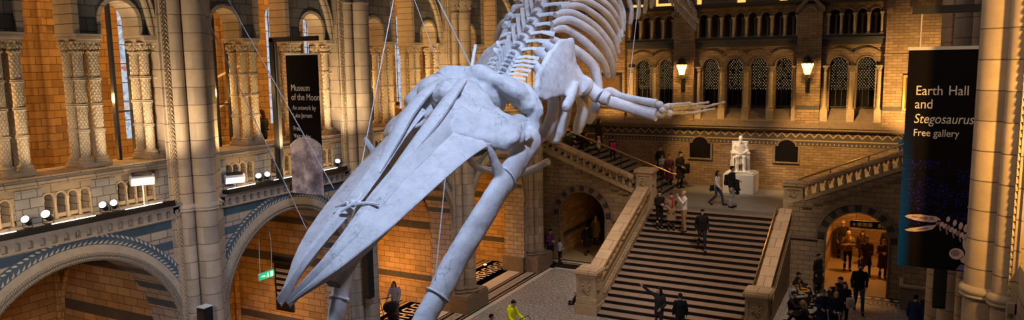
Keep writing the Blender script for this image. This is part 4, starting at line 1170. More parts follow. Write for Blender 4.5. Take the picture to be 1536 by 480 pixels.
# ribs (near side traced, far side mirrored)
RIBS = {
 'r1': ([(-6.45, 13.29, 9.46), (-6.10, 13.21, 9.07), (-5.90, 13.02, 8.69), (-5.90, 12.86, 8.32), (-6.05, 12.78, 8.05)], .135),
 'r2': ([(-6.45, 13.45, 9.72), (-6.00, 13.57, 9.25), (-5.75, 13.31, 8.81), (-5.75, 13.15, 8.36), (-5.90, 13.10, 8.00)], .135),
 'r3': ([(-6.40, 13.66, 9.85), (-5.95, 13.79, 9.51), (-5.70, 13.80, 8.98), (-5.65, 13.89, 8.51), (-5.80, 13.97, 8.10)], .135),
 'r4': ([(-6.40, 13.98, 9.95), (-6.00, 14.32, 9.71), (-5.70, 14.60, 9.37), (-5.55, 14.52, 8.89), (-5.55, 14.33, 8.55), (-5.70, 14.38, 8.27)], .11),
 'A': ([(-6.35, 13.97, 10.11), (-6.25, 14.32, 10.16), (-6.00, 14.54, 9.99), (-5.70, 14.72, 9.67), (-5.60, 15.00, 9.39), (-5.60, 15.17, 9.16)], .085),
 'B': ([(-6.35, 13.97, 10.24), (-6.25, 14.32, 10.33), (-6.05, 14.44, 10.30), (-5.75, 14.73, 10.06), (-5.60, 15.12, 9.70), (-5.55, 15.36, 9.36), (-5.60, 15.50, 9.15)], .085),
 'C': ([(-6.35, 14.11, 10.43), (-6.25, 14.49, 10.49), (-6.05, 14.66, 10.43), (-5.80, 15.05, 10.18), (-5.60, 15.29, 9.84), (-5.55, 15.53, 9.50)], .08),
 'D': ([(-6.35, 14.38, 10.60), (-6.15, 14.80, 10.64), (-6.00, 15.06, 10.56), (-5.80, 15.45, 10.32), (-5.65, 15.72, 9.98), (-5.60, 15.84, 9.67)], .075),
 'E': ([(-6.35, 14.73, 10.74), (-6.20, 15.10, 10.79), (-6.00, 15.37, 10.71), (-5.80, 15.74, 10.48), (-5.70, 16.07, 10.15), (-5.65, 16.07, 9.90)], .075),
 'F': ([(-6.35, 15.09, 10.90), (-6.20, 15.56, 10.93), (-5.95, 15.85, 10.79), (-5.80, 16.13, 10.54), (-5.75, 16.44, 10.22), (-5.70, 16.35, 10.02)], .07),
 'G': ([(-6.35, 15.55, 11.08), (-6.15, 15.96, 11.06), (-5.95, 16.32, 10.88), (-5.85, 16.63, 10.61), (-5.80, 16.72, 10.29), (-5.8, 16.72, 10.05)], .07),
 'H': ([(-6.35, 16.06, 11.27), (-6.15, 16.51, 11.21), (-6.00, 16.82, 11.01), (-5.90, 17.00, 10.66), (-5.85, 16.96, 10.46), (-5.88, 16.95, 10.2)], .065)}
RB = list(RIBS.values())
p0 = RB[-1][0]
for j in range(1, 5):
    RB.append(([(x + .02 * j, y + .5 * j, z + .16 * j) for x, y, z in p0], .062))
for pts, r in RB:
    for sd in (1, -1):
        P = catmull([(XM + sd * (x - XM), y, z) for x, y, z in pts], 6); n = len(P)
        mb = wmb(); mb.tube(P, [r * (.75 if i < 3 else 1.0 if i < n - 2 else .85) for i in range(n)], 10, .85)
        mb.ball(P[-1], r * .8, 8, 6)
        wb(mb, 'rib')
# shoulder blades and flippers
SCP = [(-5.80, 13.06, 9.89), (-5.78, 13.63, 9.94), (-5.75, 13.62, 9.70), (-5.70, 13.64, 9.44), (-5.62, 13.75, 9.25), (-5.55, 14.00, 9.13), (-5.50, 13.87, 8.93), (-5.52, 13.43, 8.80), (-5.55, 13.04, 8.78), (-5.60, 12.75, 8.87), (-5.62, 12.40, 8.83), (-5.65, 12.06, 8.80), (-5.68, 11.85, 8.85), (-5.72, 11.83, 9.05), (-5.76, 12.08, 9.34), (-5.80, 12.57, 9.64)]
def knob(mb, a, c, r):
    a, c = Vector(a), Vector(c)
    mb.tube([tuple(a), tuple(a.lerp(c, .12)), tuple(a.lerp(c, .3)), tuple(a.lerp(c, .7)), tuple(a.lerp(c, .88)), tuple(c)], [r * .8, r * 1.1, r * .8, r * .75, r * 1.1, r * .8], 9)
for sd in (1,):                                   # the far flipper is hidden behind the head
    mi = lambda p: p
    cen = Vector((sum(p[0] for p in SCP) / 16 + .03, sum(p[1] for p in SCP) / 16, sum(p[2] for p in SCP) / 16))
    mb = wmb(); mid = [tuple(Vector(p).lerp(cen, .5) + Vector((.02, 0, 0))) for p in SCP]
    rings = []
    for off, src in ((.05, SCP), (-.05, SCP)): rings.append([mi((p[0] + off, p[1], p[2])) for p in src])
    inn = [mi((p[0] + .05, p[1], p[2])) for p in mid]; inb = [mi((p[0] - .05, p[1], p[2])) for p in mid]
    mb.loft([inb, rings[1], rings[0], inn])
    mb.tube(catmull([mi(p) for p in ((-5.50, 13.25, 9.05), (-5.46, 12.85, 8.80), (-5.44, 12.50, 8.62))], 4), [.09, .1, .1, .1, .11, .12, .12, .11, .08], 10, .7)
    mb.ball(mi((-5.52, 13.75, 8.98)), (.16, .24, .2), 10, 8)
    o = wb(mb, 'shoulder_blade'); remeshed(o, .03, 5, None, .05)
    mb = wmb(); mb.tube(catmull([mi(p) for p in ((-5.52, 13.50, 9.03), (-5.45, 13.68, 8.96), (-5.30, 13.69, 8.86), (-5.20, 13.68, 8.79))], 4), [.17, .19, .2, .19, .175, .165, .155, .15, .15, .155, .16, .165, .15], 12); h_ = wb(mb, 'humerus')
    mb = wmb(); mb.tube([mi(p) for p in ((-5.16, 13.64, 8.80), (-5.10, 13.65, 8.77), (-4.99, 13.64, 8.74))], [.13, .15, .12], 10); wb(mb, 'elbow_bone')
    mb = wmb(); pts = catmull([mi(p) for p in ((-5.0, 13.66, 8.70), (-4.8, 13.71, 8.64), (-4.4, 13.71, 8.53), (-4.05, 13.63, 8.46))], 4); n = len(pts)
    mb.tube(pts, [interp([(0, .11), (.15, .125), (.5, .105), (1, .125)], i / (n - 1)) for i in range(n)], 12, .75); wb(mb, 'radius')
    mb = wmb(); pts = catmull([mi(p) for p in ((-5.12, 13.63, 8.89), (-5.0, 13.77, 8.89), (-4.8, 13.78, 8.81), (-4.4, 13.70, 8.73), (-4.05, 13.62, 8.68))], 4); n = len(pts)
    mb.tube(pts, [interp([(0, .05), (.2, .085), (.5, .058), (1, .08)], i / (n - 1)) for i in range(n)], 10, .75); wb(mb, 'ulna')
    for p, r in (((-3.99, 13.6, 8.66), .07), ((-3.86, 13.62, 8.62), .06), ((-3.85, 13.74, 8.49), .075), ((-3.98, 13.68, 8.48), .085), ((-3.93, 13.61, 8.56), .07)):
        mb = wmb(); mb.ball(mi(p), (r * 1.15, r, r), 9, 7); wb(mb, 'wrist_bone')
    for d, r in (([(-3.88, 13.70, 8.65), (-3.70, 13.88, 8.66), (-3.55, 14.18, 8.66)], .03), ([(-3.85, 13.82, 8.61), (-3.70, 14.07, 8.62), (-3.58, 14.51, 8.61), (-3.50, 14.83, 8.62), (-3.45, 15.24, 8.62)], .042),
                 ([(-3.85, 13.92, 8.55), (-3.70, 14.17, 8.57), (-3.58, 14.73, 8.54), (-3.48, 15.09, 8.54), (-3.38, 15.48, 8.56), (-3.30, 16.07, 8.58)], .052), ([(-3.85, 13.92, 8.49), (-3.68, 14.20, 8.47), (-3.55, 14.56, 8.45), (-3.45, 14.97, 8.47), (-3.38, 15.49, 8.47)], .048)):
        for q, (a, c) in enumerate(zip(d, d[1:])):
            mb = wmb(); knob(mb, mi(a), mi(c), r * (1 - .14 * q)); wb(mb, 'finger_bone')
# hanging wires and the white rod
def wire(pts, label, r=.007, m='whitemetal'):
    o0 = Vector(pts[0]); mb = MB(); mb.tube([tuple(Vector(p) - o0) for p in pts], r, 6)
    o = mb.build('suspension_wire', MAT[m], None, True); o.location = o0
    return tag(o, label, 'wire', 'suspension wires of the whale')
def ext(a, c, z):
    a, c = Vector(a), Vector(c); return [tuple(a), tuple(a + (c - a) * ((z - a.z) / (c.z - a.z)))]
wire(ext((-7.45, 7.86, 7.16), (-7.5, 6.3, 10.28), 19), 'steel wire crossing left of the moon banner down to the snout edge')
wire(ext((-7.6, 8.64, 7.62), (-7.65, 6.89, 10.33), 19), 'steel wire passing in front of the moon banner to the snout edge')
wire(ext((-7.72, 9.46, 7.85), (-7.8, 10.6, 10.57), 19), 'steel wire in front of the second pier, meeting the upper snout edge')
wire(ext((-7.1, 12.28, 9.1), (-7.2, 11.07, 10.58), 19), 'thick white wire slanting down to the back of the skull', .014)
wire(ext((-7.2, 11.32, 9.02), (-7.3, 10.51, 10.54), 19), 'thin wire left of the thick white one, above the whale brow', .006)
wire(ext((-4.70, 13.81, 8.6), (-4.80, 14.81, 10.70), 19), 'thin wire holding up the flipper in front of the end wall', .006)
wire([(-6.0, 9.30, 7.8), (-5.97, 8.91, 6.35)], 'thin chain hanging from the snout down to the lower jaw', .007)
mb = MB(); mb.tube([(0, 0, 0), (0, .28, .73)], .032, 10); mb.lathe([(.11, -.12), (.07, .05), (.04, .16)], (0, 0, 0), 12); o = mb.build('support_rod', MAT['white'], None, True); o.location = (-6.95, 11.62, 9.08)
tag(o, 'short white rod standing up from the back of the whale skull', 'rod')
# ================================================================ BANNERS, LIGHT FITTINGS, STATUE PLINTH, SIGNS
def text(body, size, loc, rx, rz, m, parent, name='lettering', shear=0.0, align='LEFT', sx=1.0):
    cu = bpy.data.curves.new('t', 'FONT'); cu.body = body; cu.size = size; cu.shear = shear; cu.align_x = align; cu.extrude = .001; cu.space_character = 1.0
    to = bpy.data.objects.new('t', cu); TS.collection.objects.link(to)
    vl = TS.view_layers[0]; vl.update()
    me = bpy.data.meshes.new_from_object(to.evaluated_get(vl.depsgraph))
    bpy.data.objects.remove(to); bpy.data.curves.remove(cu)
    me.materials.clear(); me.materials.append(MAT[m])
    o = bpy.data.objects.new(name, me); COL.objects.link(o); o.parent = parent
    o.location = loc; o.rotation_euler = (rx, 0, rz); o.scale = (sx, 1, 1)
    return o
def M_banner(name, edge=False):
    t = NT(name); n = t.noise(3, 3)
    if not edge: return t.out(t.mix(n, (.005, .004, .004), (.008, .007, .007)), .7, .05)
    g = t.N('TexCoord'); p = t.N('SeparateXYZ'); t.L(g.outputs['Object'], p.inputs[0])
    fx = t.ramp(p.outputs[0], [(.0, (1, 1, 1)), (.17, (0, 0, 0))])
    fz = t.ramp(t.math('DIVIDE', p.outputs[2], 3.4), [(.25, (1, 1, 1)), (.72, (0, 0, 0))])
    col = t.mix(t.math('MULTIPLY', fx, fz), (.007, .006, .008), (.0, .06, .30))
    n1 = t.noise(26, 6, .85); n3 = t.noise(4.5, 2)
    zz = t.math('DIVIDE', p.outputs[2], 3.4)
    band = t.math('MULTIPLY', t.math('LESS_THAN', zz, .50), t.math('GREATER_THAN', zz, .2))
    sp = t.math('MULTIPLY', t.math('MULTIPLY', t.math('GREATER_THAN', n1, .565), t.math('GREATER_THAN', n3, .46)), band)
    col = t.mix(sp, col, (.03, .03, .55))
    return t.out(col, .7, .05)
MAT['bannerblack'] = M_banner('black_banner_cloth'); MAT['bannerdino'] = M_banner('dark_printed_banner', True)
MAT['print'] = M_plain('white_print', (.80, .78, .78), .6, .2, var=.03)
MAT['bonepr'] = M_plain('printed_bone', (.62, .48, .52), .6, .2, var=.45, scale=22)
MAT['bonepr2'] = M_plain('printed_bone_dark', (.30, .20, .26), .6, .2, var=.4, scale=22)
def M_moon():
    t = NT('printed_moon'); n = t.noise(1.7, 6, .62); n2 = t.noise(11, 5, .7)
    col = t.ramp(n, [(.36, (.12, .11, .16)), (.47, (.32, .29, .36)), (.56, (.62, .57, .62)), (.7, (.78, .73, .76))])
    col = t.mix(.5, col, t.ramp(n2, [(.35, (.55, .52, .6)), (.6, (1, 1, 1))]), 'MULTIPLY')
    return t.out(col, .6, .2)
MAT['moon'] = M_moon()
# moon banner
r = thing('banner', 'tall black hanging banner with white lettering above a big moon print', 'banner', (-14.16, 14.5, 6.14))
mb = MB(); mb.box(0, 1.08, 0, .012, 0, 3.62); mb.build('cloth', MAT['bannerblack'], r)
mb = MB(); mb.box(-.01, 1.09, -.012, .02, 3.6, 3.64); mb.build('top_strip', MAT['whitemetal'], r)
R_ = .78; pts = [(0, 0), (1.08, 0)] + [(x, 1.50 - R_ + sqrt(max(0, R_ ** 2 - (x - .55) ** 2))) for x in [1.08 - 1.08 * k / 20 for k in range(21)]]
mb = MB(); mb.prism(pts, 'y', -.004, 0); mb.build('moon_print', MAT['moon'], r)
for b_, sz, x_, z_ in (('Museum', .235, .13, 2.69), ('of the Moon', .235, .13, 2.45), ('An artwork by', .165, .15, 2.20), ('Luke Jerram', .165, .15, 2.0), ('Free', .165, .15, 1.66), ('Visit today', .165, .15, 1.46)): text(b_, sz, (x_, -.004, z_), pi / 2, 0, 'print', r, sx=.81)
r = thing('banner_bracket', 'black upright post with a projecting arm that carries the moon banner', 'bracket', (-14.60, 14.5, 6.47))
mb = MB(); mb.box(-.07, .07, -.05, .07, 0, 3.7); mb.build('post', MAT['blackmetal'], r)
mb = MB(); mb.box(-.07, 1.55, -.05, .05, 3.62, 3.74); mb.build('arm', MAT['blackmetal'], r)
mb = MB(); mb.box(.09, .12, -.02, .06, .3, 3.6); mb.build('cable_cover', MAT['greymetal'], r)
for x in (.62, 1.42):
    mb = MB(); mb.tube([(x, .006, 3.31), (x, .006, 3.62)], .008, 6); mb.build('hanging_wire', MAT['whitemetal'], r)
# dinosaur banner
r = thing('banner', 'tall dark hanging banner with white lettering above a dinosaur skeleton print', 'banner', (.08, 13.0, 6.2))
mb = MB(); mb.box(0, 1.14, 0, .012, 0, 3.4); mb.build('cloth', MAT['bannerdino'], r)
mb = MB(); mb.box(-.01, 1.15, -.012, .02, 3.38, 3.43); mb.build('top_strip', MAT['whitemetal'], r)
text('Earth', .205, (.12, -.004, 2.70), pi / 2, 0, 'print', r, sx=.84)
text('Hall', .205, (.555, -.004, 2.70), pi / 2, 0, 'print', r, sx=.84)
text('and', .205, (.12, -.004, 2.495), pi / 2, 0, 'print', r, sx=.84)
text('Stegosaurus', .205, (.115, -.004, 2.27), pi / 2, 0, 'print', r, shear=.2, sx=.80)
text('Free gallery', .155, (.12, -.004, 2.07), pi / 2, 0, 'print', r, sx=.84)
def pf(name, polys, m, d=-.004):
    mb = MB()
    for q in polys: mb.prism(q, 'y', d, 0)
    return mb.build(name, MAT[m], r)
def blob(cx, cz, a, b_, rot=0, n=12):
    return [(cx + a * cos(t) * cos(rot) - b_ * sin(t) * sin(rot), cz + a * cos(t) * sin(rot) + b_ * sin(t) * cos(rot)) for t in [2 * pi * k / n for k in range(n)]]
pf('skull_print', [[(.07, .80), (.12, .83), (.28, .845), (.40, .835), (.50, .83), (.56, .79), (.55, .75), (.44, .735), (.33, .735), (.2, .75), (.11, .775)]], 'bonepr')
pf('skull_opening_print', [blob(.33, .79, .065, .022), blob(.44, .79, .03, .025), blob(.21, .80, .05, .013, -.1)], 'bonepr2', -.006)
pf('jaw_print', [[(.08, .585), (.15, .615), (.27, .64), (.38, .675), (.50, .70), (.54, .74), (.5, .68), (.46, .625), (.36, .59), (.22, .565), (.12, .565)]], 'bonepr')
pf('jaw_opening_print', [blob(.33, .62, .08, .016, .25)], 'bonepr2', -.006)
for k in range(13):
    u = k / 12; x, z = .53 + .54 * u, .74 - .29 * u
    pf('vertebra_print', [blob(x, z, .026, .04 + .012 * u, -.5)], 'bonepr' if k % 3 else 'bonepr2')
    if k % 2 == 0: pf('rib_print', [[(x, z), (x + .02, z), (x + .05, z - .13), (x + .03, z - .13)]], 'bonepr2', -.006)
for x, z, a, b_ in ((.66, .80, .025, .045), (.75, .75, .025, .05), (.83, .71, .028, .06), (.90, .68, .03, .065), (.99, .68, .05, .11)): pf('plate_print', [blob(x, z, a, b_, -.15)], 'bonepr')
pf('plate_print', [[(.90, 1.02), (.97, .99), (1.04, .90), (1.0, .88), (.93, .93)]], 'print')
pf('limb_print', [blob(.93, .42, .06, .12, .2), blob(.80, .27, .10, .09), blob(.95, .2, .1, .07, .3), blob(1.02, .3, .05, .13)], 'bonepr')
pf('limb_shade_print', [blob(.78, .28, .06, .05), blob(.97, .22, .05, .04)], 'bonepr2', -.006)
pf('stand_print', [[(.80, .02), (1.1, .02), (1.1, .12), (.98, .10), (.86, .11)]], 'violet')

r = thing('banner_bracket', 'dark bar on the right pier from which the dinosaur banner hangs', 'bracket', (.1, 13.0, 10.12))
mb = MB(); mb.box(0, 1.22, -.05, .05, 0, .115, .006); mb.build('arm', MAT['blackmetal'], r)
for x in (.13, 1.05):
    mb = MB(); mb.tube([(x, .006, -.5), (x, .006, .0)], .009, 6); mb.build('hanging_wire', MAT['whitemetal'], r)
mb = MB(); mb.box(1.18, 1.24, -.07, .07, -.1, .2); mb.build('wall_plate', MAT['blackmetal'], r)
# cable trays and strip lights on the ledge
for i, c in enumerate(BAYS):
    mb = MB(); mb.box(-.16, .16, -2.24, 2.24, 0, .1, .004); mb.box(.12, .16, -2.24, 2.24, .1, .125)
    o = mb.build('cable_tray', MAT['black']); o.location = (-14.74, c, 6.345)
    tag(o, ['black ledge trunking below the nearest balcony balustrade', 'black ledge trunking below the balcony behind the moon banner', 'black ledge trunking below the third balcony bay, behind the whale', 'black ledge trunking below the farthest balcony bay'][i], 'trunking', 'black trunking on the balcony ledge')
for (a, c), l in (((7.2, 7.78), 'white strip light at the left edge of the photo'), ((8.45, 9.34), 'white strip light between the twin spotlights of the near bay'), ((10.01, 10.91), 'white strip light under the first white floodlight'),
                  ((12.75, 13.65), 'white strip light under the second white floodlight'), ((14.29, 14.95), 'short white strip light left of the moon banner foot'), ((16.14, 16.8), 'short white strip light right of the moon banner foot'), ((19.0, 20.0), 'white strip light right of the second pier, above the whale snout'), ((24.9, 26.4), 'white strip light seen under the whale skull')):
    mb = MB(); mb.box(-.01, .01, 0, c - a, 0, .016); o = mb.build('strip_light', MAT['ledwhite']); o.location = (-14.60, a, 6.47)
    tag(o, l, 'light', 'strip lights on the balcony ledge')
def spot(y, rz, label, glow=True, s=1.0):
    r = thing('spotlight', label, 'spotlight', (-14.72, y, 6.45), rz, 'round black spotlights on the balcony ledge', s * .8)
    mb = MB(); mb.box(-.05, .05, -.05, .05, 0, .03); mb.tube([(0, -.1, .18), (0, -.1, .03), (0, .1, .03), (0, .1, .18)], .012, 6); mb.build('yoke', MAT['blackmetal'], r)
    mb = MB(); m_ = Matrix.Translation((0, 0, .19)) @ Matrix.Rotation(radians(55), 4, 'Y'); mb.M = m_
    mb.lathe([(.03, -.16), (.07, -.13), (.08, 0), (.095, .1), (.095, .12)], (0, 0, 0), 16); mb.M = None; mb.build('housing', MAT['blackmetal'], r, True)
    mb = MB(); mb.M = m_; mb.lathe([(.088, .122), (.07, .135), (0, .14)], (0, 0, 0), 16); mb.M = None; mb.build('lens', MAT['spotlens' if glow else 'lens'], r, True)
spot(8.06, -.9, 'round spotlight first from the left on the ledge, left of its bright twin', True)
spot(8.45, -.9, 'brightly glowing bluish spotlight, second from the left on the ledge', True, 1.15)
spot(9.62, -.9, 'spotlight left of the pair beside the first white floodlight', True)
spot(9.85, -.7, 'spotlight right of the pair beside the first white floodlight', True)
spot(13.9, -.9, 'spotlight left of the pair beside the second white floodlight', True)
spot(14.18, -.7, 'spotlight right of the pair beside the second white floodlight', True)
spot(16.95, -.7, 'spotlight on the ledge right of the moon banner')
def flood(y, z, label):
    r = thing('floodlight', label, 'floodlight', (-14.72, y, 6.45), -.5, 'white floodlights on the balcony ledge')
    mb = MB(); mb.box(-.06, .06, -.06, .06, 0, .02); mb.tube([(0, 0, .02), (0, 0, z - 6.45 - .1)], .015, 6); mb.build('stand', MAT['whitemetal'], r)
    h = z - 6.45
    mb = MB(); mb.M = Matrix.Translation((0, 0, h)) @ Matrix.Rotation(radians(25), 4, 'Y'); mb.box(-.08, .08, -.25, .25, -.1, .11, .03); mb.M = None; mb.build('housing', MAT['white'], r)
    mb = MB(); mb.M = Matrix.Translation((0, 0, h)) @ Matrix.Rotation(radians(25), 4, 'Y'); mb.box(.078, .088, -.225, .225, -.075, .085, .0); mb.M = None; mb.build('front_glass', MAT['floodglow'], r)
    mb = MB(); mb.M = Matrix.Translation((0, 0, h)) @ Matrix.Rotation(radians(25), 4, 'Y'); mb.box(-.1, .0, -.2, .2, .1, .15, .01); mb.M = None; mb.build('cooling_fin', MAT['blackmetal'], r)
flood(10.55, 7.03, 'white box floodlight on a stalk, at the nearest bay left of the pier')
flood(13.1, 6.68, 'white box floodlight low on the ledge, right of the nearest pier')
# exit sign, notice board, column loudspeakers
r = thing('exit_sign', 'green running man exit sign hanging in the second lower arch', 'sign', (-15.5, 14.68, 3.58))
mb = MB(); mb.box(-.03, .03, -.28, .28, 0, .2, .005); mb.build('case', MAT['white'], r)
mb = MB(); mb.box(.03, .034, -.27, .27, .01, .19); mb.build('green_face', MAT['exitgreen'], r)
mb = MB()
for q in ([(-.2, .085), (-.11, .085), (-.11, .06), (-.06, .1), (-.11, .14), (-.11, .115), (-.2, .115)], [(.12, .03), (.22, .03), (.22, .17), (.12, .17)]): mb.prism(q, 'x', .034, .037)
mb.build('arrow_and_door', MAT['exitwhite'], r)
mb = MB()
mb.prism(blob(.035, .155, .014, .014), 'x', .034, .038)
for a, c, w in (((.03, .135), (.02, .085), .016), ((.02, .085), (.055, .06), .01), ((.055, .06), (.05, .03), .009), ((.02, .085), (-.01, .06), .01), ((-.01, .06), (-.04, .05), .009), ((.03, .13), (.065, .11), .008), ((.03, .13), (-.005, .11), .008)):
    d = Vector((c[0] - a[0], c[1] - a[1])); nn = Vector((-d.y, d.x)).normalized() * w
    mb.prism([(a[0] + nn.x, a[1] + nn.y), (c[0] + nn.x, c[1] + nn.y), (c[0] - nn.x, c[1] - nn.y), (a[0] - nn.x, a[1] - nn.y)], 'x', .034, .038)
mb.build('running_figure', MAT['exitwhite'], r)
for y in (-.22, .22):
    mb = MB(); mb.tube([(0, y, .2), (0, y + .03, 1.0), (0, y * .6, 1.82)], .008, 6); mb.build('hanging_wire', MAT['whitemetal'], r)
r = thing('notice_board', 'dark notice board on the alcove wall beside the whale snout tip', 'board', (-17.75, 17.58, 1.4))
mb = MB(); mb.box(-.38, .38, -.06, 0, 0, 1.62, .01); mb.build('board', MAT['slateblack'], r)
mb = MB(); mb.box(-.45, .45, -.1, .0, 1.62, 1.72); mb.build('top_rail', MAT['blackmetal'], r)
for k in range(5):
    mb = MB(); mb.box(-.3, .3 - .08 * (k % 3), -.064, -.058, 1.34 - .2 * k, 1.44 - .2 * k); mb.build('notice_sheet', MAT['greypanel'], r)
def column_speaker(x, y, z0, z1, label):
    r = thing('column_loudspeaker', label, 'loudspeaker', (x, y, z0), group='slim black column loudspeakers on the piers')
    mb = MB(); mb.box(-.12, .12, -.13, .13, 0, z1 - z0, .015); mb.build('cabinet', MAT['black'], r)
    mb = MB(); mb.box(-.11, .11, -.137, -.13, .05, z1 - z0 - .08); mb.build('grille', MAT['blackmetal'], r)
    mb = MB(); mb.box(-.12, .12, -.13, .13, z1 - z0, z1 - z0 + .02); mb.build('cap', MAT['whitemetal'], r)
column_speaker(-14.12, 11.45, 2.2, 3.95, 'black column loudspeaker on the nearest left pier, at the bottom edge')
column_speaker(-14.12, 17.42, 2.4, 3.96, 'black column loudspeaker on the pier below the whale snout')
column_speaker(.9, 17.15, 4.35, 6.1, 'black column loudspeaker under the dinosaur banner')
# statue plinth
r = thing('statue_plinth', 'plain white block plinth under the seated statue', 'plinth', (-6.75, 37.05, 3.0))
mb = MB(); mb.box(-.72, .72, -.68, .78, 0, .93, .012); mb.build('block', MAT['white'], r)
mb = MB(); mb.box(-.66, .66, -.62, .72, .93, 1.0, .012); mb.build('top_slab', MAT['marble'], r)
# hanging direction sign in the right corridor
r = thing('direction_sign', 'black hanging direction sign with yellow symbols in the right archway', 'sign', (-.82, 34.0, 2.32))
mb = MB(); mb.box(-.82, .82, -.02, .02, 0, .3); mb.build('board', MAT['black'], r)
def sym(pts, n):
    mb = MB(); mb.prism(pts, 'y', -.025, -.02); mb.build(n, MAT['signyellow'], r)
sym([(-.74, .12), (-.66, .22), (-.58, .12), (-.63, .12), (-.63, .06), (-.69, .06), (-.69, .12)], 'arrow_symbol')
for x in (-.45, -.25, -.05): sym([(x - .08, .07), (x + .08, .07), (x + .08, .23), (x - .08, .23)], 'square_symbol')
for x in (.3, .44): sym([(x - .05, .07), (x + .05, .07), (x + .05, .23), (x - .05, .23)], 'square_symbol')
sym([(.6, .13), (.7, .13), (.7, .08), (.78, .15), (.7, .22), (.7, .17), (.6, .17)], 'arrow_symbol')
for x in (-.6, .6):
    mb = MB(); mb.tube([(x, 0, .3), (x, 0, 1.08)], .01, 6); mb.build('hanging_rod', MAT['blackmetal'], r)
for x, l in ((-2.25, 'pale upright display case at the left side of the busy corridor'), (-.15, 'pale upright display case at the right side of the busy corridor')):
    r = thing('display_case', l, 'display case', (x, 38.5, .0), group='pale display cases in the corridor')
    mb = MB(); mb.box(-.22, .22, -.22, .22, .01, .8, .01); mb.build('base', MAT['white'], r)
    mb = MB(); mb.box(-.2, .2, -.2, .2, .8, 2.1); mb.build('cabinet', MAT['casecream'], r)
    mb = MB(); mb.box(-.24, .24, -.24, .24, 2.1, 2.2, .01); mb.build('top', MAT['white'], r)
# low stone pedestal at the right corner, small ledge lamp at the far right edge
r = thing('stone_pedestal', 'low stone pedestal wall end right of the busy archway, below the banner', 'pedestal', (.85, 31.2, 0))
mb = MB(); mb.box(-.5, .5, -.45, .6, 0, .85, .02); mb.build('base', MAT['darkstone'], r)
mb = MB(); mb.box(-.55, .55, -.5, .6, .85, .95, .02); mb.build('ledge', MAT['stone'], r)
mb = MB(); mb.box(-.42, .42, -.36, .6, .95, 2.1); mb.build('die', MAT['buffwall'], r)
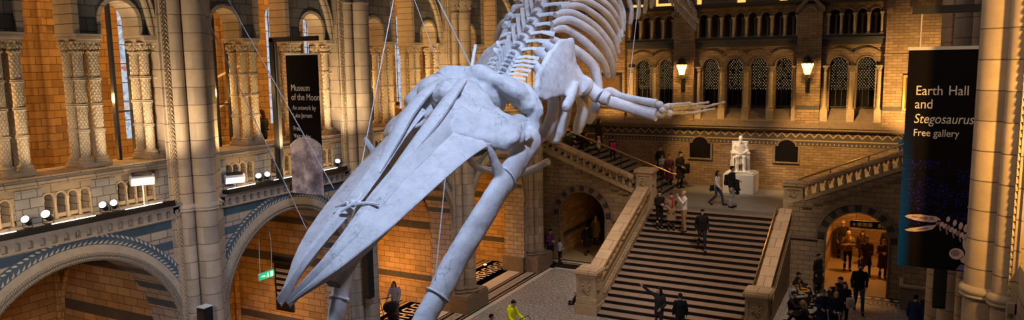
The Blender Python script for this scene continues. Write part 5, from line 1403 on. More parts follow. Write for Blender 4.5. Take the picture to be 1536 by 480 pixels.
# ================================================================ PEOPLE
V = Vector
def pose_joints(name):
    J = dict(pel=V((0, 0, .95)), che=V((0, 0, 1.26)), nek=V((0, .01, 1.47)), hed=V((0, -.02, 1.615)))
    for s, k in ((1, 'L'), (-1, 'R')):
        J.update({'sho' + k: V((s * .175, .01, 1.405)), 'elb' + k: V((s * .245, .03, 1.13)), 'wri' + k: V((s * .25, -.05, .88)),
                  'hip' + k: V((s * .09, 0, .92)), 'kne' + k: V((s * .1, -.025, .50)), 'ank' + k: V((s * .105, .02, .09)), 'toe' + k: V((s * .125, -.15, .04))})
    J['hy'] = 0.0; J['hp'] = 0.0
    def S(**kw):
        for k, v in kw.items(): J[k] = V(v) if isinstance(v, tuple) else v
    if name == 'phone':
        S(elbL=(.235, .04, 1.13), elbR=(-.235, .04, 1.13), wriL=(.06, -.21, 1.17), wriR=(-.07, -.21, 1.15), hp=.35)
    elif name == 'walk':
        S(kneL=(.1, -.20, .52), ankL=(.1, -.30, .10), toeL=(.11, -.47, .07), kneR=(-.1, .02, .49), ankR=(-.1, .33, .16), toeR=(-.11, .20, .04), elbL=(.25, .12, 1.14), wriL=(.24, .12, .89), elbR=(-.25, -.05, 1.13), wriR=(-.23, -.22, .93))
    elif name == 'walkdown':
        S(kneL=(.1, -.14, .50), ankL=(.1, -.14, .08), toeL=(.11, -.31, .03), kneR=(-.1, -.10, .55), ankR=(-.1, .26, .36), toeR=(-.11, .14, .22), elbL=(.25, .06, 1.14), wriL=(.22, -.08, .9), elbR=(-.25, .08, 1.14), wriR=(-.24, .02, .88), hp=.25)
    elif name == 'point':
        S(elbR=(-.36, -.12, 1.54), wriR=(-.52, -.27, 1.74), elbL=(.26, -.02, 1.14), wriL=(.2, -.2, 1.02), hy=-.4)
    elif name == 'push':
        S(elbL=(.25, -.12, 1.14), elbR=(-.25, -.12, 1.14), wriL=(.26, -.36, 1.0), wriR=(-.26, -.36, 1.0), nek=(0, -.05, 1.46), hed=(0, -.1, 1.6), hp=.3)
    elif name == 'fold':
        S(elbL=(.26, -.07, 1.12), elbR=(-.26, -.07, 1.12), wriL=(-.06, -.2, 1.16), wriR=(.07, -.2, 1.19))
    elif name == 'camera':
        S(elbL=(.24, -.14, 1.22), elbR=(-.24, -.14, 1.22), wriL=(.06, -.27, 1.47), wriR=(-.07, -.27, 1.47))
    elif name == 'carry':
        S(elbL=(.26, .03, 1.12), wriL=(.2, -.22, 1.1), hy=.5)
    elif name == 'hold':
        S(elbR=(-.26, .03, 1.13), wriR=(-.13, -.2, 1.05), elbL=(.25, .03, 1.13), wriL=(.15, -.18, 1.0))
    elif name == 'sit':
        S(pel=(0, .40, .36), che=(0, .36, .67), nek=(0, .29, .87), hed=(0, .24, 1.01), hp=.2)
        for s, k in ((1, 'L'), (-1, 'R')):
            S(**{'sho' + k: (s * .175, .31, .81), 'elb' + k: (s * .24, .17, .60), 'wri' + k: (s * .12, -.02, .58), 'hip' + k: (s * .09, .38, .36), 'kne' + k: (s * .12, -.02, .48), 'ank' + k: (s * .12, .0, .09), 'toe' + k: (s * .13, -.17, .04)})
    elif name == 'floor':
        S(pel=(0, .42, .13), che=(0, .47, .44), nek=(0, .42, .65), hed=(0, .37, .79), hp=.25)
        for s, k in ((1, 'L'), (-1, 'R')):
            S(**{'sho' + k: (s * .175, .43, .59), 'elb' + k: (s * .25, .27, .40), 'wri' + k: (s * .13, .05, .42), 'hip' + k: (s * .09, .40, .13), 'kne' + k: (s * .14, .08, .41), 'ank' + k: (s * .13, -.1, .08), 'toe' + k: (s * .14, -.27, .04)})
    elif name == 'throne':
        S(pel=(0, .30, .56), che=(0, .28, .88), nek=(0, .22, 1.08), hed=(0, .18, 1.23), hp=.1)
        for s, k in ((1, 'L'), (-1, 'R')):
            S(**{'sho' + k: (s * .185, .24, 1.02), 'elb' + k: (s * .27, .2, .76), 'wri' + k: (s * .10, -.06, .70), 'hip' + k: (s * .09, .28, .56), 'kne' + k: (s * .14, -.16, .56), 'ank' + k: (s * .13, -.14, .09), 'toe' + k: (s * .15, -.32, .04)})
    return J
def seg(mb, pts, rad, n=10, flat=None):
    mb.tube([tuple(p) for p in pts], rad, n, flat)
    for p, r in ((pts[0], rad[0]), (pts[-1], rad[-1])): mb.ball(tuple(p), r, 8, 6)
def hand(mb, wri, d, s):
    """palm, four unequal bent fingers and a thumb; d = direction of the hand, s = +1 left / -1 right"""
    d = d.normalized(); up = V((0, 0, 1)); nrm = d.cross(up)
    if nrm.length < .3: nrm = V((-s, 0, 0))
    nrm.normalize(); side = nrm.cross(d).normalized()
    if side.y > 0: side = -side                       # thumb side forward / up
    curl = nrm if nrm.x * s < 0 else -nrm
    mb.tube([tuple(wri), tuple(wri + d * .03), tuple(wri + d * .09)], [.026, .036, .036], 10, .5, up=side)
    for i, (ln, off) in enumerate(((.072, .03), (.082, .010), (.076, -.010), (.058, -.030))):
        b0 = wri + d * .085 + side * off; b1 = b0 + (d + side * off * 3).normalized() * ln * .45 + curl * .006; b2 = b1 + d * ln * .3 + curl * .016; b3 = b2 + d * ln * .2 + curl * .02
        seg(mb, [b0, b1, b2, b3], [.0105, .0100, .0092, .0082], 6)
    t0 = wri + d * .02 + side * .03; t1 = t0 + d * .03 + side * .03 + curl * .008; t2 = t1 + d * .034 + side * .008 + curl * .012
    seg(mb, [t0, t1, t2], [.013, .0115, .0095], 6)
def head_M(J): return Matrix.Translation(J['hed']) @ Matrix.Rotation(J['hy'], 4, 'Z') @ Matrix.Rotation(J['hp'], 4, 'X')
def body_mb(mb, J):
    H = head_M(J)
    seg(mb, [J['che'].lerp(J['nek'], .6), J['nek'], J['hed'] + V((0, .02, -.05))], [.07, .055, .052], 10)
    mb.M = H
    mb.ball((0, .008, .02), (.074, .092, .098), 14, 10); mb.ball((0, -.03, -.045), (.052, .058, .062), 12, 8)
    mb.tube([(0, -.085, .025), (0, -.104, -.005), (0, -.098, -.018)], [.010, .014, .015], 6); mb.ball((0, -.075, -.085), (.022, .018, .016), 8, 6)
    for s in (-1, 1): mb.ball((s * .077, .012, .0), (.010, .018, .028), 7, 5); mb.ball((s * .030, -.078, .04), (.022, .014, .008), 7, 5)
    mb.ball((0, -.088, -.05), (.022, .010, .008), 7, 5)
    mb.M = None
    rings = []
    for a, b_, t, w, d in (('pel', 'che', -.1, .15, .10), ('pel', 'che', .4, .135, .095), ('pel', 'che', 1.0, .16, .11), ('che', 'nek', .65, .15, .08), ('che', 'nek', .98, .06, .055)):
        c = J[a].lerp(J[b_], t) if t >= 0 else J[a] + (J[a] - J[b_]) * .1
        rings.append([(c.x + w * cos(2 * pi * k / 14), c.y + d * sin(2 * pi * k / 14), c.z) for k in range(14)])
    mb.loft(rings)
    for k, s in (('L', 1), ('R', -1)):
        seg(mb, [J['sho' + k], J['sho' + k].lerp(J['elb' + k], .5), J['elb' + k], J['elb' + k].lerp(J['wri' + k], .35), J['wri' + k]], [.05, .044, .036, .036, .025])
        hand(mb, J['wri' + k], J['wri' + k] - J['elb' + k], s)
        seg(mb, [J['hip' + k], J['hip' + k].lerp(J['kne' + k], .5), J['kne' + k], J['kne' + k].lerp(J['ank' + k], .35), J['ank' + k]], [.08, .07, .05, .05, .035])
        seg(mb, [J['ank' + k], J['toe' + k]], [.035, .03], 8)
def torso_mb(mb, J, g, low=0.0):
    rings = []
    ax = (J['nek'] - J['pel']).normalized()
    for a, b_, t, w, d in (('pel', 'che', -.12 - low, .172, .128), ('pel', 'che', .1, .170, .125), ('pel', 'che', .45, .158, .118), ('pel', 'che', 1.0, .182, .13), ('che', 'nek', .5, .18, .112), ('che', 'nek', .78, .13, .09), ('che', 'nek', 1.06, .068, .066)):
        c = J[a] + (J[b_] - J[a]) * t
        rings.append([(c.x + (w + g) * cos(2 * pi * k / 16), c.y + (d + g) * sin(2 * pi * k / 16), c.z - (ax.y * d * sin(2 * pi * k / 16))) for k in range(16)])
    mb.loft(rings)
def sleeves_mb(mb, J, g):
    for k in 'LR':
        w = J['wri' + k] + (J['elb' + k] - J['wri' + k]) * .06
        seg(mb, [J['sho' + k] + V((0, 0, -.01)), J['sho' + k].lerp(J['elb' + k], .5), J['elb' + k], w], [.062 + g, .056 + g, .05 + g, .04 + g])
def legs_mb(mb, J, g=0.0):
    c = J['pel']
    mb.loft([[(c.x + w * cos(2 * pi * k / 14), c.y + d * sin(2 * pi * k / 14), c.z + z) for k in range(14)] for z, w, d in ((-.1, .15, .11), (0, .165, .12), (.1, .15, .11))])
    for k in 'LR':
        seg(mb, [J['hip' + k], J['hip' + k].lerp(J['kne' + k], .5), J['kne' + k], J['kne' + k].lerp(J['ank' + k], .5), J['ank' + k] + V((0, 0, .01))], [.095 + g, .086 + g, .066 + g, .06 + g, .055 + g])
def skirt_mb(mb, J, zb, g=.02):
    c = J['pel']
    mb.loft([[(c.x + w * cos(2 * pi * k / 18), c.y + d * sin(2 * pi * k / 18), z) for k in range(18)] for z, w, d in ((zb, .235, .2), ((zb + c.z) / 2, .205, .17), (c.z + .05, .175 + g, .13 + g))])
def hair_mb(mb, J, style):
    mb.M = head_M(J)
    if style in ('short', 'long', 'bun'):
        mb.ball((0, .026, .040), (.083, .094, .094), 14, 10); mb.ball((0, -.03, .085), (.062, .055, .036), 10, 7)
    if style == 'long':
        mb.tube([(0, .075, .03), (0, .095, -.08), (0, .09, -.2), (0, .08, -.27)], [.075, .085, .08, .04], 12, .5, up=(1, 0, 0))
        for s in (-1, 1): mb.tube([(s * .078, .0, .03), (s * .088, .0, -.08), (s * .085, -.02, -.2)], [.028, .034, .02], 8)
    if style == 'bun': mb.ball((0, .11, .08), .045, 10, 8)
    if style == 'cap':
        mb.ball((0, .012, .058), (.086, .104, .078), 14, 9); mb.box(-.06, .06, -.16, -.07, .045, .06)
    if style == 'beanie':
        mb.ball((0, .018, .055), (.087, .104, .095), 14, 9); mb.ball((0, .03, .155), .03, 8, 6); mb.ball((0, .05, -.03), (.08, .06, .07), 10, 7)
    if style == 'hijab':
        mb.ball((0, .028, .02), (.097, .105, .125), 16, 10); mb.tube([(0, .03, -.06), (0, .04, -.14), (0, .03, -.24)], [.095, .12, .15], 14, .85, up=(1, 0, 0))
    if style == 'bald':
        mb.tube([(-.077, .03, .0), (-.06, .085, .0), (0, .103, .0), (.06, .085, .0), (.077, .03, .0)], [.014, .02, .024, .02, .014], 8, 1.4)
    mb.M = None
TPL = {}
def template(pose, coat, hair, beard=False, hood=False):
    key = (pose, coat, hair, beard, hood)
    if key in TPL: return TPL[key]
    J = pose_joints(pose); parts = []
    def mk(name, fn, vox, col, sm=2, dec=.5):
        mb = MB(); fn(mb); o = mb.build(name, MAT['skin'], None, True)
        if vox: remeshed(o, vox, sm, dec)
        parts.append((name, o.data, col)); bpy.data.objects.remove(o)
    mk('body', lambda mb: body_mb(mb, J), .0095, 'skin', 1, .55)
    def top(mb):
        torso_mb(mb, J, .012 if coat != 'shirt' else .0, .12 if coat == 'jacket' else .3 if coat == 'coat' else 0)
        sleeves_mb(mb, J, .012 if coat != 'shirt' else .002)
        if coat == 'coat' and pose not in ('sit', 'floor'): skirt_mb(mb, J, .48)
        if hood: mb.tube([tuple(J['nek'] + V((-.1, .02, .0))), tuple(J['nek'] + V((-.07, .1, .0))), tuple(J['nek'] + V((0, .125, .01))), tuple(J['nek'] + V((.07, .1, .0))), tuple(J['nek'] + V((.1, .02, .0)))], [.04, .055, .065, .055, .04], 10)
    mk('coat' if coat == 'coat' else 'jacket' if coat == 'jacket' else 'shirt', top, .016, 'top')
    mk('trousers', lambda mb: legs_mb(mb, J), .016, 'legs')
    for k in 'LR':
        mk('shoe', lambda mb: (seg(mb, [J['ank' + k] + V((0, .03, -.04)), J['ank' + k].lerp(J['toe' + k], .55) + V((0, 0, -.015)), J['toe' + k]], [.045, .05, .042], 8), seg(mb, [J['ank' + k] + V((0, .0, .03)), J['ank' + k] + V((0, 0, -.03))], [.045, .048], 8)), .014, 'shoe')
    mk('hair' if hair not in ('cap', 'beanie', 'hijab') else {'cap': 'cap', 'beanie': 'woolly_hat', 'hijab': 'headscarf'}[hair], lambda mb: hair_mb(mb, J, hair), .011, 'hair')
    H = head_M(J)
    for s in (-1, 1):
        mk('eye', lambda mb: (setattr(mb, 'M', H), mb.ball((s * .030, -.082, .022), (.012, .007, .007), 8, 6), setattr(mb, 'M', None)), None, 'eye')
    mk('mouth', lambda mb: (setattr(mb, 'M', H), mb.ball((0, -.093, -.05), (.020, .006, .005), 8, 6), setattr(mb, 'M', None)), None, 'lip')
    if beard: mk('beard', lambda mb: (setattr(mb, 'M', H), mb.ball((0, -.045, -.075), (.062, .058, .05), 10, 8), mb.ball((0, -.09, -.034), (.03, .012, .01), 8, 5), setattr(mb, 'M', None)), .011, 'hair')
    TPL[key] = parts
    return parts
CM = {}
def cloth(c, rough=.85, name='cloth'):
    k = tuple(round(x, 3) for x in c)
    if k not in CM: CM[k] = M_plain('%s_%d' % (name, len(CM)), c, rough, .2, var=.25, scale=12)
    return CM[k]
MAT['skin'] = M_plain('skin', (.55, .34, .25), .55, .35, var=.08); MAT['eye'] = M_plain('dark_eye', (.02, .015, .012), .3, .5); MAT['lip'] = M_plain('lip', (.38, .15, .13), .5, .3)
SKIN = [(.55, .34, .25), (.60, .40, .30), (.40, .24, .16), (.50, .30, .21)]
BLACK, DARK, NAVY, JEANS, LJEANS = (.012, .012, .014), (.03, .027, .027), (.018, .025, .06), (.045, .07, .13), (.24, .29, .36)
BROWN, KHAKI, WHITE_, GREYC, HAIRD, HAIRB = (.05, .03, .02), (.34, .25, .14), (.68, .66, .66), (.22, .22, .23), (.014, .01, .009), (.07, .04, .022)
def person(label, loc, rz, h, pose='stand', coat='jacket', top=BLACK, legs=DARK, hair='short', hc=HAIRD, shoe=BLACK, sk=0, beard=False, hood=False, group=None):
    r = thing('person', label, 'person', loc, rz, group, h / 1.735)
    mats = {'skin': cloth(SKIN[sk], .55, 'skin_tone'), 'top': cloth(top), 'legs': cloth(legs), 'shoe': cloth(shoe), 'hair': cloth(hc), 'eye': MAT['eye'], 'lip': MAT['lip']}
    for name, me, col in template(pose, coat, hair, beard, hood):
        o = bpy.data.objects.new(name, me); COL.objects.link(o); o.parent = r
        o.material_slots[0].link = 'OBJECT'; o.material_slots[0].material = mats[col]
    return r
D = radians
# --- main staircase
person('person in black looking at a phone, left of the trio on the stairs', (-8.95, 30.69, 2.25), D(45), 1.66, 'phone', 'jacket', BLACK, BLACK, 'short')
person('person in a long tan coat with red top between two men on the stairs', (-8.43, 30.68, 2.25), D(20), 1.6, 'hold', 'coat', (.27, .19, .12), DARK, 'bun', HAIRD)
person('bald man in a white shirt and khaki trousers on the stairs, hand at his face', (-7.86, 30.6, 2.25), D(-55), 1.78, 'camera', 'shirt', (.72, .69, .70), (.36, .25, .11), 'bald', (.2, .16, .13), BROWN)
person('man in a black jacket and dark jeans walking down the middle of the stairs', (-6.83, 29.45, 1.81), D(25), 1.70, 'walkdown', 'jacket', BLACK, (.02, .024, .045), 'short', shoe=(.03, .03, .035))
person('dark haired person pointing up with one arm at the bottom of the stairs', (-7.1, 24.45, 0), D(-15), 1.66, 'point', 'jacket', (.02, .022, .024), DARK, 'long', HAIRD)
person('person in a dark coat right of the pointing person at the bottom edge', (-6.35, 24.4, 0), D(200), 1.56, 'stand', 'jacket', BLACK, DARK, 'short')
# --- landing
person('woman in a white top and dark jeans strolling on the landing', (-7.04, 33.12, 3.0), D(80), 1.56, 'walk', 'shirt', (.62, .60, .60), (.03, .05, .11), 'long', (.03, .018, .012), BLACK)
person('man in a black jacket and pale jeans crossing the landing in front of the statue', (-6.36, 32.85, 3.0), D(75), 1.84, 'carry', 'jacket', BLACK, LJEANS, 'short', HAIRD, BLACK)
# --- left upper flight and its foot
person('person in a purple coat standing at the foot of the left upper flight', (-10.2, 36.6, 3.0), D(40), 1.72, 'hold', 'coat', (.085, .022, .05), (.02, .03, .06), 'short', HAIRB)
person('person in a black woolly hat at the foot of the left upper flight', (-9.72, 36.9, 3.0), D(60), 1.86, 'hold', 'coat', (.022, .016, .02), BLACK, 'beanie', BLACK)
person('tall person in a long black coat standing against the end wall left of the plaque', (-11.0, 37.75, 3.47), D(20), 1.5, 'stand', 'coat', BLACK, BLACK, 'short', HAIRB, sk=1)
person('person in a grey top crouched between the black coat and the purple coat', (-10.75, 37.2, 3.2), D(60), 1.45, 'phone', 'jacket', (.3, .3, .34), DARK, 'short', HAIRB)
person('child in a navy coat with a pink rucksack climbing the left upper flight', (-13.2, 36.6, 4.24), D(-150), 1.3, 'walk', 'jacket', (.03, .03, .10), BLACK, 'short', HAIRD)
SEATS = [((-15.0, 36.9, 4.94), 'person in a dark coat sitting highest on the left upper flight', BLACK, 'short', HAIRD), ((-15.15, 35.9, 4.94), 'person in a teal top sitting behind the whale shoulder on the left flight', (.02, .22, .24), 'short', HAIRB),
         ((-14.35, 36.2, 4.63), 'person in black sitting on the left flight next to the teal top', BLACK, 'long', HAIRD), ((-14.2, 37.2, 4.63), 'tall dark figure standing on the left flight behind the sitters', (.02, .013, .013), 'hijab', (.018, .012, .012)),
         ((-13.75, 36.0, 4.4), 'small child in a white and pink top on the left flight beside a dark figure', (.62, .50, .5), 'short', (.5, .45, .42)), ((-14.75, 35.0, 4.8), 'person in a brown coat sitting low behind the left flight balustrade', (.045, .03, .022), 'short', HAIRD)]
for k, (loc, l, c, hr, hcc) in enumerate(SEATS):
    person(l, loc, D(80 + 15 * (k % 3)), 1.75 if k != 4 else 1.2, 'sit' if k not in (3, 4) else 'stand', 'jacket' if k != 3 else 'coat', c, DARK, hr, hcc)
person('person in a bright blue jacket high on the right upper flight, beside the banner', (.2, 36.5, 4.6), D(-30), 1.5, 'hold', 'jacket', (.02, .10, .34), DARK, 'short', HAIRD)
# --- left floor
person('person in a bright yellow hooded jacket on the terrazzo floor', (-11.17, 21.15, 0), D(80), 1.64, 'push', 'jacket', (.72, .78, .01), DARK, 'short', HAIRD, hood=True)
person('small dark haired person left of the yellow jacket, only the head in view', (-11.3, 20.0, 0), D(120), 1.48, 'stand', 'jacket', DARK, DARK, 'short', HAIRD)
person('person with a rucksack and purple shirt reading a phone at the corner of the mosaic', (-14.35, 31.2, 0), D(60), 1.64, 'phone', 'shirt', (.12, .04, .14), BLACK, 'short', HAIRD)
person('child in a pale blue shirt at the corner of the mosaic', (-13.9, 31.3, 0), D(150), 1.16, 'hold', 'shirt', (.36, .44, .56), BLACK, 'short', HAIRD)
person('person in a yellow headscarf and olive top inside the left archway', (-13.65, 35.3, 0), D(170), 1.52, 'stand', 'coat', (.30, .24, .04), DARK, 'hijab', (.72, .50, .10))
person('person with auburn hair and a black coat inside the left archway', (-12.9, 35.2, 0), D(190), 1.48, 'stand', 'coat', BLACK, DARK, 'long', (.22, .09, .03))
person('person in black walking into the dark of the left archway', (-13.35, 33.3, 0), D(175), 1.5, 'walk', 'coat', BLACK, (.03, .03, .04), 'short', HAIRD)
person('man in a long black coat standing by the pier behind the whale jaw', (-16.9, 24.75, 0), D(60), 1.68, 'stand', 'coat', BLACK, BLACK, 'short', HAIRB)
person('long haired person in a grey cardigan leaning over a pushchair in the aisle', (-16.3, 21.6, 0), D(20), 1.52, 'push', 'jacket', (.36, .33, .33), (.1, .1, .11), 'long', (.09, .05, .03))
person('person in a dark coat under the whale snout, head just above the bottom edge', (-16.2, 18.9, 0), D(40), 1.5, 'stand', 'coat', BLACK, BLACK, 'short', (.12, .08, .06))
person('person in black sitting on the floor behind the left foot newel post, legs out', (-10.95, 26.15, 0), D(-70), 1.7, 'floor', 'jacket', BLACK, BLACK, 'short', HAIRD)
# --- right side
person('bearded man in an open black jacket and blue jeans striding out of the right archway', (-1.02, 29.74, 0), D(8), 1.86, 'walk', 'jacket', BLACK, (.03, .06, .10), 'short', HAIRD, beard=True)
person('dark haired woman in black carrying a white bag behind the two navy coats', (-1.42, 27.75, 0), D(20), 1.66, 'hold', 'jacket', BLACK, BLACK, 'long', (.03, .012, .02), sk=1)
person('older person in a navy coat and pale cap with a stick, left of the pair', (-2.02, 26.7, 0), D(25), 1.62, 'hold', 'coat', (.016, .026, .085), (.02, .02, .03), 'cap', (.10, .10, .12))
person('balding older man in a dark navy coat with a stick, right of the pair', (-1.6, 26.6, 0), D(15), 1.64, 'hold', 'coat', (.012, .017, .045), DARK, 'bald', (.3, .27, .25), sk=1)
person('person in a black coat standing against the wall by the right archway', (-2.62, 31.62, 0), D(60), 1.62, 'stand', 'coat', BLACK, BLACK, 'short', HAIRD, sk=2)
CROWD = [(-3.1, 27.35, -95, (.02, .016, .018), 'long', (.28, .16, .12)), (-2.75, 28.25, 80, BLACK, 'short', HAIRD), (-2.85, 29.55, 85, (.30, .30, .32), 'short', HAIRD), (-2.2, 28.2, -85, BLACK, 'long', HAIRD), (-2.45, 27.2, -60, BLACK, 'short', HAIRD),
         (-2.9, 30.9, 80, (.03, .02, .02), 'short', HAIRD), (-2.15, 30.0, -80, BLACK, 'long', HAIRD), (-2.1, 29.1, -95, (.02, .02, .022), 'short', HAIRD), (-2.1, 30.85, -70, BLACK, 'short', HAIRD), (-2.85, 30.25, 90, (.48, .25, .03), 'long', HAIRD)]
CL = ['seated person with reddish hair nearest the right newel post', 'seated person in black second from the right newel post against the stair wall', 'seated person in a pale grey top against the stair wall', 'long haired seated person in black facing the stair wall group', 'seated person in black with back to the two navy coats',
      'seated person in brown at the back corner below the right flight', 'long haired seated person in the middle of the crowd by the stair wall', 'seated person in black at the outer edge of the crowd, facing the wall', 'seated person in black in front of the white collared figure', 'seated person in a mustard jacket against the stair wall']
for (x, y, a, c, hr, hcc), l in zip(CROWD, CL):
    person(l, (x, y, 0), D(a), 1.78, 'floor', 'jacket', c, BLACK, hr, hcc, sk=random.choice([0, 1, 2, 3]), group='people sitting by the stair wall')
COR = [(-2.1, 37.4, 1.86, 'walk', 'coat', (.03, .022, .016), 'cap', (.55, .42, .2), 'person in a pale hat at the left side of the busy corridor'), (-1.75, 35.5, 1.8, 'fold', 'jacket', (.20, .14, .035), 'hijab', (.5, .33, .08), 'person in a mustard headscarf folding arms in the corridor'),
       (-1.22, 36.6, 1.62, 'stand', 'jacket', (.03, .02, .018), 'long', HAIRD, 'long haired woman with a shopping bag in the middle of the corridor'), (-.98, 35.1, 1.7, 'walk', 'coat', (.05, .028, .016), 'short', HAIRD, 'person in a long brown coat walking in the corridor, left of two'),
       (-.32, 34.8, 1.74, 'phone', 'coat', (.04, .022, .014), 'short', HAIRB, 'person in a long brown coat holding a camera in the corridor, right of two'), (-.2, 36.9, 1.86, 'stand', 'coat', BLACK, 'short', HAIRD, 'tall person in black at the right side of the corridor'), (-.85, 39.8, 1.75, 'walk', 'jacket', BLACK, 'short', HAIRD, 'person in black far back in the corridor below the sign')]
for x, y, h, po, co, c, hr, hcc, l in COR: person(l, (x, y, .01), D(10), h, po, co, c, BLACK, hr, hcc)
person('person in a blue coat standing in the shadow under the dinosaur banner', (.78, 27.4, 0), D(160), 1.6, 'stand', 'coat', (.012, .025, .11), DARK, 'short', HAIRD)
person('person in black standing in the shadow right of the blue coat under the banner', (1.15, 27.9, 0), D(170), 1.56, 'stand', 'coat', BLACK, DARK, 'short', HAIRD)
# --- gallery visitors
person('visitor in a dark woolly hat at the balcony arch beside the pier', (-16.45, 14.05, 6.6), D(100), 1.42, 'phone', 'jacket', (.06, .05, .045), BLACK, 'beanie', (.03, .018, .015))
person('visitor with a pale face beside the woolly hat on the balcony', (-16.9, 13.75, 6.6), D(130), 1.3, 'fold', 'jacket', (.08, .06, .04), BLACK, 'short', HAIRB)
person('visitor in a green top and black coat on the balcony beside the moon banner post', (-16.4, 15.72, 6.6), D(-80), 1.62, 'hold', 'jacket', (.015, .02, .014), BLACK, 'long', (.05, .012, .01))
person('visitor seen from behind with a yellow collar at the far balcony opening', (-16.3, 22.2, 6.6), D(170), 1.5, 'stand', 'jacket', (.16, .09, .03), BLACK, 'short', HAIRD)

# --- things held or carried
def bag(name, label, cat, loc, rz, m, w, d, h, strap=True, parent=None):
    r = thing(name, label, cat, loc, rz)
    mb = MB(); mb.box(-w, w, -d, d, 0, h, min(w, d, h) * .35); mb.build('bag_body', m, r, True)
    mb = MB(); mb.box(-w * .7, w * .7, d, d + .03, h * .1, h * .5, .012); mb.build('pocket', m, r, True)
    if strap:
        for s in (-1, 1):
            mb = MB(); mb.tube([(s * w * .6, -d, h * .95), (s * w * .65, -d - .05, h * .75), (s * w * .6, -d, h * .15)], .012, 6); mb.build('strap', m, r, True)
    return r
bag('rucksack', 'bright pink and navy rucksack on the child on the left upper flight', 'rucksack', (-13.12, 36.42, 4.88), D(-150) + pi, cloth((.70, .03, .22)), .15, .08, .36)
bag('rucksack', 'black rucksack on the man in the black jacket on the landing', 'rucksack', (-6.56, 32.9, 3.98), D(75), cloth((.014, .014, .016)), .16, .09, .46)
bag('rucksack', 'dark rucksack of the phone reader at the mosaic corner', 'rucksack', (-14.5, 31.3, .9), D(60), cloth((.016, .014, .02)), .16, .09, .44)
bag('shoulder_bag', 'black shoulder bag carried at the foot of the left upper flight', 'bag', (-9.45, 37.0, 3.75), D(60), cloth((.016, .013, .01)), .2, .1, .5)
bag('shoulder_bag', 'dark shoulder bag at the hip of the woman in the white top', 'bag', (-7.28, 33.16, 3.62), D(80), cloth((.02, .018, .018)), .12, .06, .26)
bag('carrier_bag', 'white carrier bag held by the dark haired woman in black', 'bag', (-1.2, 27.5, .82), D(20), cloth((.55, .52, .55)), .13, .08, .36)
bag('carrier_bag', 'tan shopping bag hanging beside the long haired woman in the corridor', 'bag', (-.9, 36.5, .5), D(10), cloth((.45, .31, .14)), .12, .06, .34)
r = thing('folded_coat', 'black coat carried over the arm of the man on the landing', 'coat', (-6.16, 32.78, 3.6), D(20), None, .78)
mb = MB(); mb.tube(catmull([(0, 0, .62), (.02, 0, .66), (.05, 0, .6), (.08, .02, .3), (.07, .01, 0)], 4), [.06, .09, .1, .1, .11, .12, .13, .14, .15, .15, .16, .16, .17, .17, .17, .17, .12], 10, .5); mb.ball((-.02, 0, .68), (.13, .1, .09), 10, 8); o = mb.build('coat_cloth', cloth(BLACK), r, True)
r = thing('red_scarf', 'red scarf round the person in the long tan coat', 'scarf', (-8.43, 30.68, 3.42), D(20))
mb = MB(); mb.tube([(.09 * cos(2 * pi * k / 16), .01 + .085 * sin(2 * pi * k / 16), .24) for k in range(17)], .035, 8); mb.build('scarf_loop', cloth((.50, .03, .03)), r, True)
mb = MB(); mb.tube(catmull([(.03, -.12, .24), (.05, -.17, .1), (.04, -.19, -.1)], 4), .045, 8, .4); mb.build('scarf_end', cloth((.50, .03, .03)), r, True)
def pushchair(label, loc, rz, c):
    r = thing('pushchair', label, 'pushchair', loc, rz)
    mb = MB(); mb.tube(catmull([(0, .12, .42), (0, -.05, .36), (0, -.3, .46), (0, -.42, .5)], 4), .17, 12, .45); mb.ball((0, .08, .75), (.24, .3, .22), 14, 8); mb.build('seat_hood', cloth(c), r, True)
    mb = MB(); mb.box(-.16, .16, -.25, .15, .2, .34, .03); mb.build('basket', cloth(c), r)
    for s in (-1, 1):
        mb = MB(); mb.tube([(s * .24, .42, 1.0), (s * .24, .1, .55), (s * .24, -.4, .1)], .014, 6); mb.tube([(s * .24, -.1, .4), (s * .24, .3, .1)], .014, 6); mb.build('frame_side', MAT['blackmetal'], r, True)
        for y, rr in ((.3, .11), (-.4, .09)):
            mb = MB(); mb.lathe([(rr - .03, -.02), (rr, -.015), (rr, .015), (rr - .03, .02)], (s * .26, y, rr), 16, ax='x'); mb.build('wheel', MAT['black'], r, True)
    mb = MB(); mb.tube([(-.24, .42, 1.0), (.24, .42, 1.0)], .018, 6); mb.build('handle', MAT['blackmetal'], r, True)
pushchair('black pushchair with a raised hood in the aisle beside the grey cardigan', (-15.95, 20.85, 0), D(60), (.012, .012, .014))
pushchair('small red and black pushchair in front of the yellow jacket', (-10.4, 21.3, 0), D(80), (.38, .015, .03))
for loc, top_, l in (((-1.72, 26.35, 0), (-1.84, 26.42, .98), 'walking stick of the older person in the pale cap'), ((-1.3, 26.25, 0), (-1.5, 26.32, .98), 'walking stick of the balding man in navy')):
    mb = MB(); d = V(top_) - V(loc); mb.tube([(0, 0, 0), tuple(d)], .014, 7); mb.ball(tuple(d), .035, 8, 6); o = mb.build('walking_stick', MAT['whitemetal'], None, True); o.location = loc; tag(o, l, 'stick')
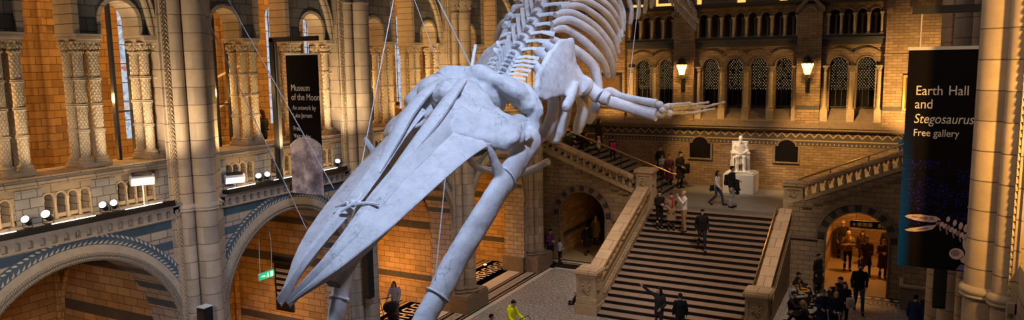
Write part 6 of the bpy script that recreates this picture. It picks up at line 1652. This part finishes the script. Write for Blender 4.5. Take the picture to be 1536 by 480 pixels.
# --- seated marble statue
r = thing('statue', 'white marble statue of a seated bearded man on the block plinth', 'statue', (-6.77, 36.98, 4.0), D(14), None, 1.28)
J = pose_joints('throne')
mb = MB(); body_mb(mb, J); torso_mb(mb, J, .03, .2); sleeves_mb(mb, J, .02); legs_mb(mb, J, .012)
for k in 'LR': seg(mb, [J['ank' + k] + V((0, .03, -.03)), J['toe' + k]], [.05, .045], 8)
for s in (-1, 1): mb.tube(catmull([tuple(J['nek'] + V((s * .1, .02, -.05))), (s * .2, .2, .75), (s * .24, .05, .5), (s * .25, -.02, .2)], 4), [.05, .06, .07, .08, .08, .09, .1, .1, .1, .1, .1, .1, .08], 8, .5)     # open coat hanging down
for k in range(5): mb.tube([(-.12 + .06 * k, -.1, .52), (-.13 + .065 * k, -.2, .3), (-.13 + .065 * k, -.14, .12)], .02, 6)
mb.M = head_M(J); mb.ball((0, .02, .035), (.08, .096, .096), 12, 8); mb.ball((0, -.06, -.11), (.065, .05, .1), 12, 9); mb.ball((0, -.055, -.19), (.045, .035, .06), 10, 7); mb.M = None
o = mb.build('figure', MAT['marble'], r, True); remeshed(o, .014, 2, .6)
mb = MB(); mb.box(-.3, .3, -.02, .55, .36, .47, .02); mb.box(-.3, .3, .46, .56, .0, 1.12, .03)
for s in (-1, 1): mb.box(s * .3 - .05, s * .3 + .05, .0, .54, .0, .40, .02); mb.box(s * .3 - .055, s * .3 + .055, -.04, .54, .66, .74, .025); mb.box(s * .3 - .045, s * .3 + .045, .0, .08, .4, .68, .02)
mb.box(-.36, .36, -.42, .58, -.0, .05, .015)
mb.build('armchair', MAT['marble'], r)
# ================================================================ CAMERA, LIGHT
cd = bpy.data.cameras.new('camera'); cam = bpy.data.objects.new('camera', cd); COL.objects.link(cam)
f_px, yaw, pit, rol = 1114.156, -.482190, .131941, -.0147061
Fv = Vector((sin(yaw) * cos(pit), cos(yaw) * cos(pit), -sin(pit)))
Rv = Vector((cos(yaw), -sin(yaw), 0)); Uv = Rv.cross(Fv)
R2 = Rv * cos(rol) + Uv * sin(rol); U2 = -Rv * sin(rol) + Uv * cos(rol)
cam.matrix_world = Matrix(((R2.x, U2.x, -Fv.x, 0), (R2.y, U2.y, -Fv.y, 0), (R2.z, U2.z, -Fv.z, 9.5), (0, 0, 0, 1)))
cd.sensor_width = 36; cd.lens = f_px * 36 / 1536; cd.clip_start = .05; cd.clip_end = 200
SC.camera = cam
wd = bpy.data.worlds.new('world'); SC.world = wd; wd.use_nodes = True
bg = wd.node_tree.nodes['Background']; bg.inputs[0].default_value = (.55, .62, .8, 1); bg.inputs[1].default_value = .025
def light(kind, name, loc, power, col, size=.2, target=None, spot=60, blend=.5, sy=None, spread=None):
    d = bpy.data.lights.new(name, kind); d.energy = power; d.color = col
    if kind == 'AREA':
        d.size = size
        if sy: d.shape = 'RECTANGLE'; d.size_y = sy
        if spread: d.spread = radians(spread)
    else: d.shadow_soft_size = size
    if kind == 'SPOT': d.spot_size = radians(spot); d.spot_blend = blend
    o = bpy.data.objects.new(name, d); COL.objects.link(o); o.location = loc
    if target is not None: o.rotation_euler = (Vector(target) - Vector(loc)).to_track_quat('-Z', 'Y').to_euler()
    return o
ORANGE = (1, .46, .10); WARM = (1, .66, .32); COOL = (.74, .83, 1)
GOLD = (1, .56, .17); CREAM = (1, .72, .44); DEEP = (1, .42, .07); NEAR = (1, .75, .47); AMBER = (1, .66, .30)
light('AREA', 'roof_daylight', (-6.8, 19, 21), 360, (1, .93, .88), 12, (-6.8, 19, 0), sy=30)
light('SPOT', 'whale_spot', (-3.2, 6.5, 15.0), 3200, (.56, .69, 1), .4, (-6.7, 10.5, 8.3), 60, .6)
light('SPOT', 'whale_spot', (-3.5, 13.0, 16.5), 1400, (.56, .70, 1), .4, (-6.0, 14.8, 9.8), 55, .6)
light('SPOT', 'whale_spot', (-14.2, 10.5, 7.2), 700, (.55, .70, 1), .2, (-7.9, 9.0, 5.6), 34, .6)
light('SPOT', 'floor_spot', (-9.0, 20, 18), 3200, (1, .90, .82), .5, (-11.5, 25.5, 0), 42, .7)
light('SPOT', 'stair_spot', (-2.5, 22, 16), 4600, (1, .74, .52), .5, (-6.9, 29.5, 1.8), 40, .6)
for i, c in enumerate(BAYS):
    light('AREA', 'gallery_lamp', (-17.9, c, 13.7), 200, ORANGE, 3, (-17.9, c, 0), sy=4)
    light('POINT', 'gallery_lamp', (-18.2, c + .2, 7.2), 40, ORANGE, .3)
    for e in (-1.51, 1.635): light('POINT', 'arch_lamp', (-15.85, c + e, 8.8), 62, GOLD, .1)
    light('POINT', 'alcove_lamp', (-17.6, c + .9, 1.5), (55, 90, 190, 200)[i], DEEP, .25)
    light('SPOT', 'pier_wash', (-14.05, c + .9, 6.9), 470, NEAR if c < 16 else AMBER, .1, (-14.72, c + 2.55, 9.3), 80, .8)
    for e in (-1.9, -.3, 1.2): light('SPOT', 'column_wash', (-14.2, c + e - .5, 7.25), 110 if c < 12 else 165, NEAR if c < 12 else AMBER, .08, (-15.25, c + e + .55, 9.0), 85, .8)
    for e in (-1.5, 0, 1.5): light('POINT', 'ledge_lamp', (-14.35, c + e, 6.8), 15, AMBER, .06)
light('SPOT', 'spandrel_wash', (-9.0, 5.0, 7.5), 800, (1, .88, .82), .4, (-14.8, 10.0, 4.6), 62, .8)
light('SPOT', 'far_wash', (-9.5, 15.0, 12.5), 900, GOLD, .3, (-14.8, 23.5, 9.6), 42, .7)
# right pier
light('SPOT', 'right_pier_lamp', (2.3, 9.2, 9.0), 900, (1, .50, .10), .15, (1.25, 12, 8.8), 100, .6)
light('SPOT', 'right_pier_lamp', (-1.2, 7.0, 11.5), 420, (1, .66, .38), .2, (1.0, 12, 8.5), 45, .6)
light('POINT', 'right_gallery_lamp', (3.6, 17.5, 9.5), 260, ORANGE, .3)
# end wall
for x in (-9.88, -3.93): light('POINT', 'lantern_lamp', (x, YE - 1.05, 8.9), 95, (1, .56, .14), .08)
light('SPOT', 'end_wall_lamp', (1.2, 34.5, 6.2), 2800, GOLD, .15, (.8, 38, 8.0), 70, .6)
light('SPOT', 'end_wall_lamp', (-13.2, 35.0, 6.5), 900, GOLD, .15, (-13.8, 38, 8.4), 75, .7)
light('SPOT', 'statue_lamp', (-8.5, 34.6, 8.6), 330, (1, .84, .70), .1, (-6.8, 37.2, 4.4), 38, .6)
light('SPOT', 'statue_lamp', (-4.8, 34.2, 9.4), 230, (1, .82, .66), .1, (-6.4, 37.4, 4.4), 42, .6)
light('SPOT', 'landing_lamp', (-9.5, 34.2, 8.6), 900, GOLD, .1, (-8.2, 38, 4.4), 60, .7)
light('SPOT', 'landing_lamp', (-3.6, 33.6, 8.6), 1900, GOLD, .1, (-2.5, 38, 4.6), 75, .7)
light('POINT', 'upper_storey_lamp', (-9, 38.9, 13.6), 110, GOLD, .2)
light('POINT', 'upper_storey_lamp', (-5.6, 38.9, 13.6), 110, GOLD, .2)
# passages
light('POINT', 'corridor_lamp', (-1.3, 35.6, 3.3), 190, ORANGE, .1)
light('POINT', 'corridor_lamp', (-1.8, 39.5, 3.0), 45, ORANGE, .1)
light('POINT', 'corridor_lamp', (-11.95, 33.6, 1.4), 6, ORANGE, .1)
light('POINT', 'corner_lamp', (-17.5, 33.5, 1.0), 30, ORANGE, .2)
SC.view_settings.view_transform = 'Standard'; SC.view_settings.look = 'None'
SC.view_settings.exposure = 0; SC.view_settings.gamma = 1; SC.view_settings.use_curve_mapping = False

bpy.data.scenes.remove(TS)
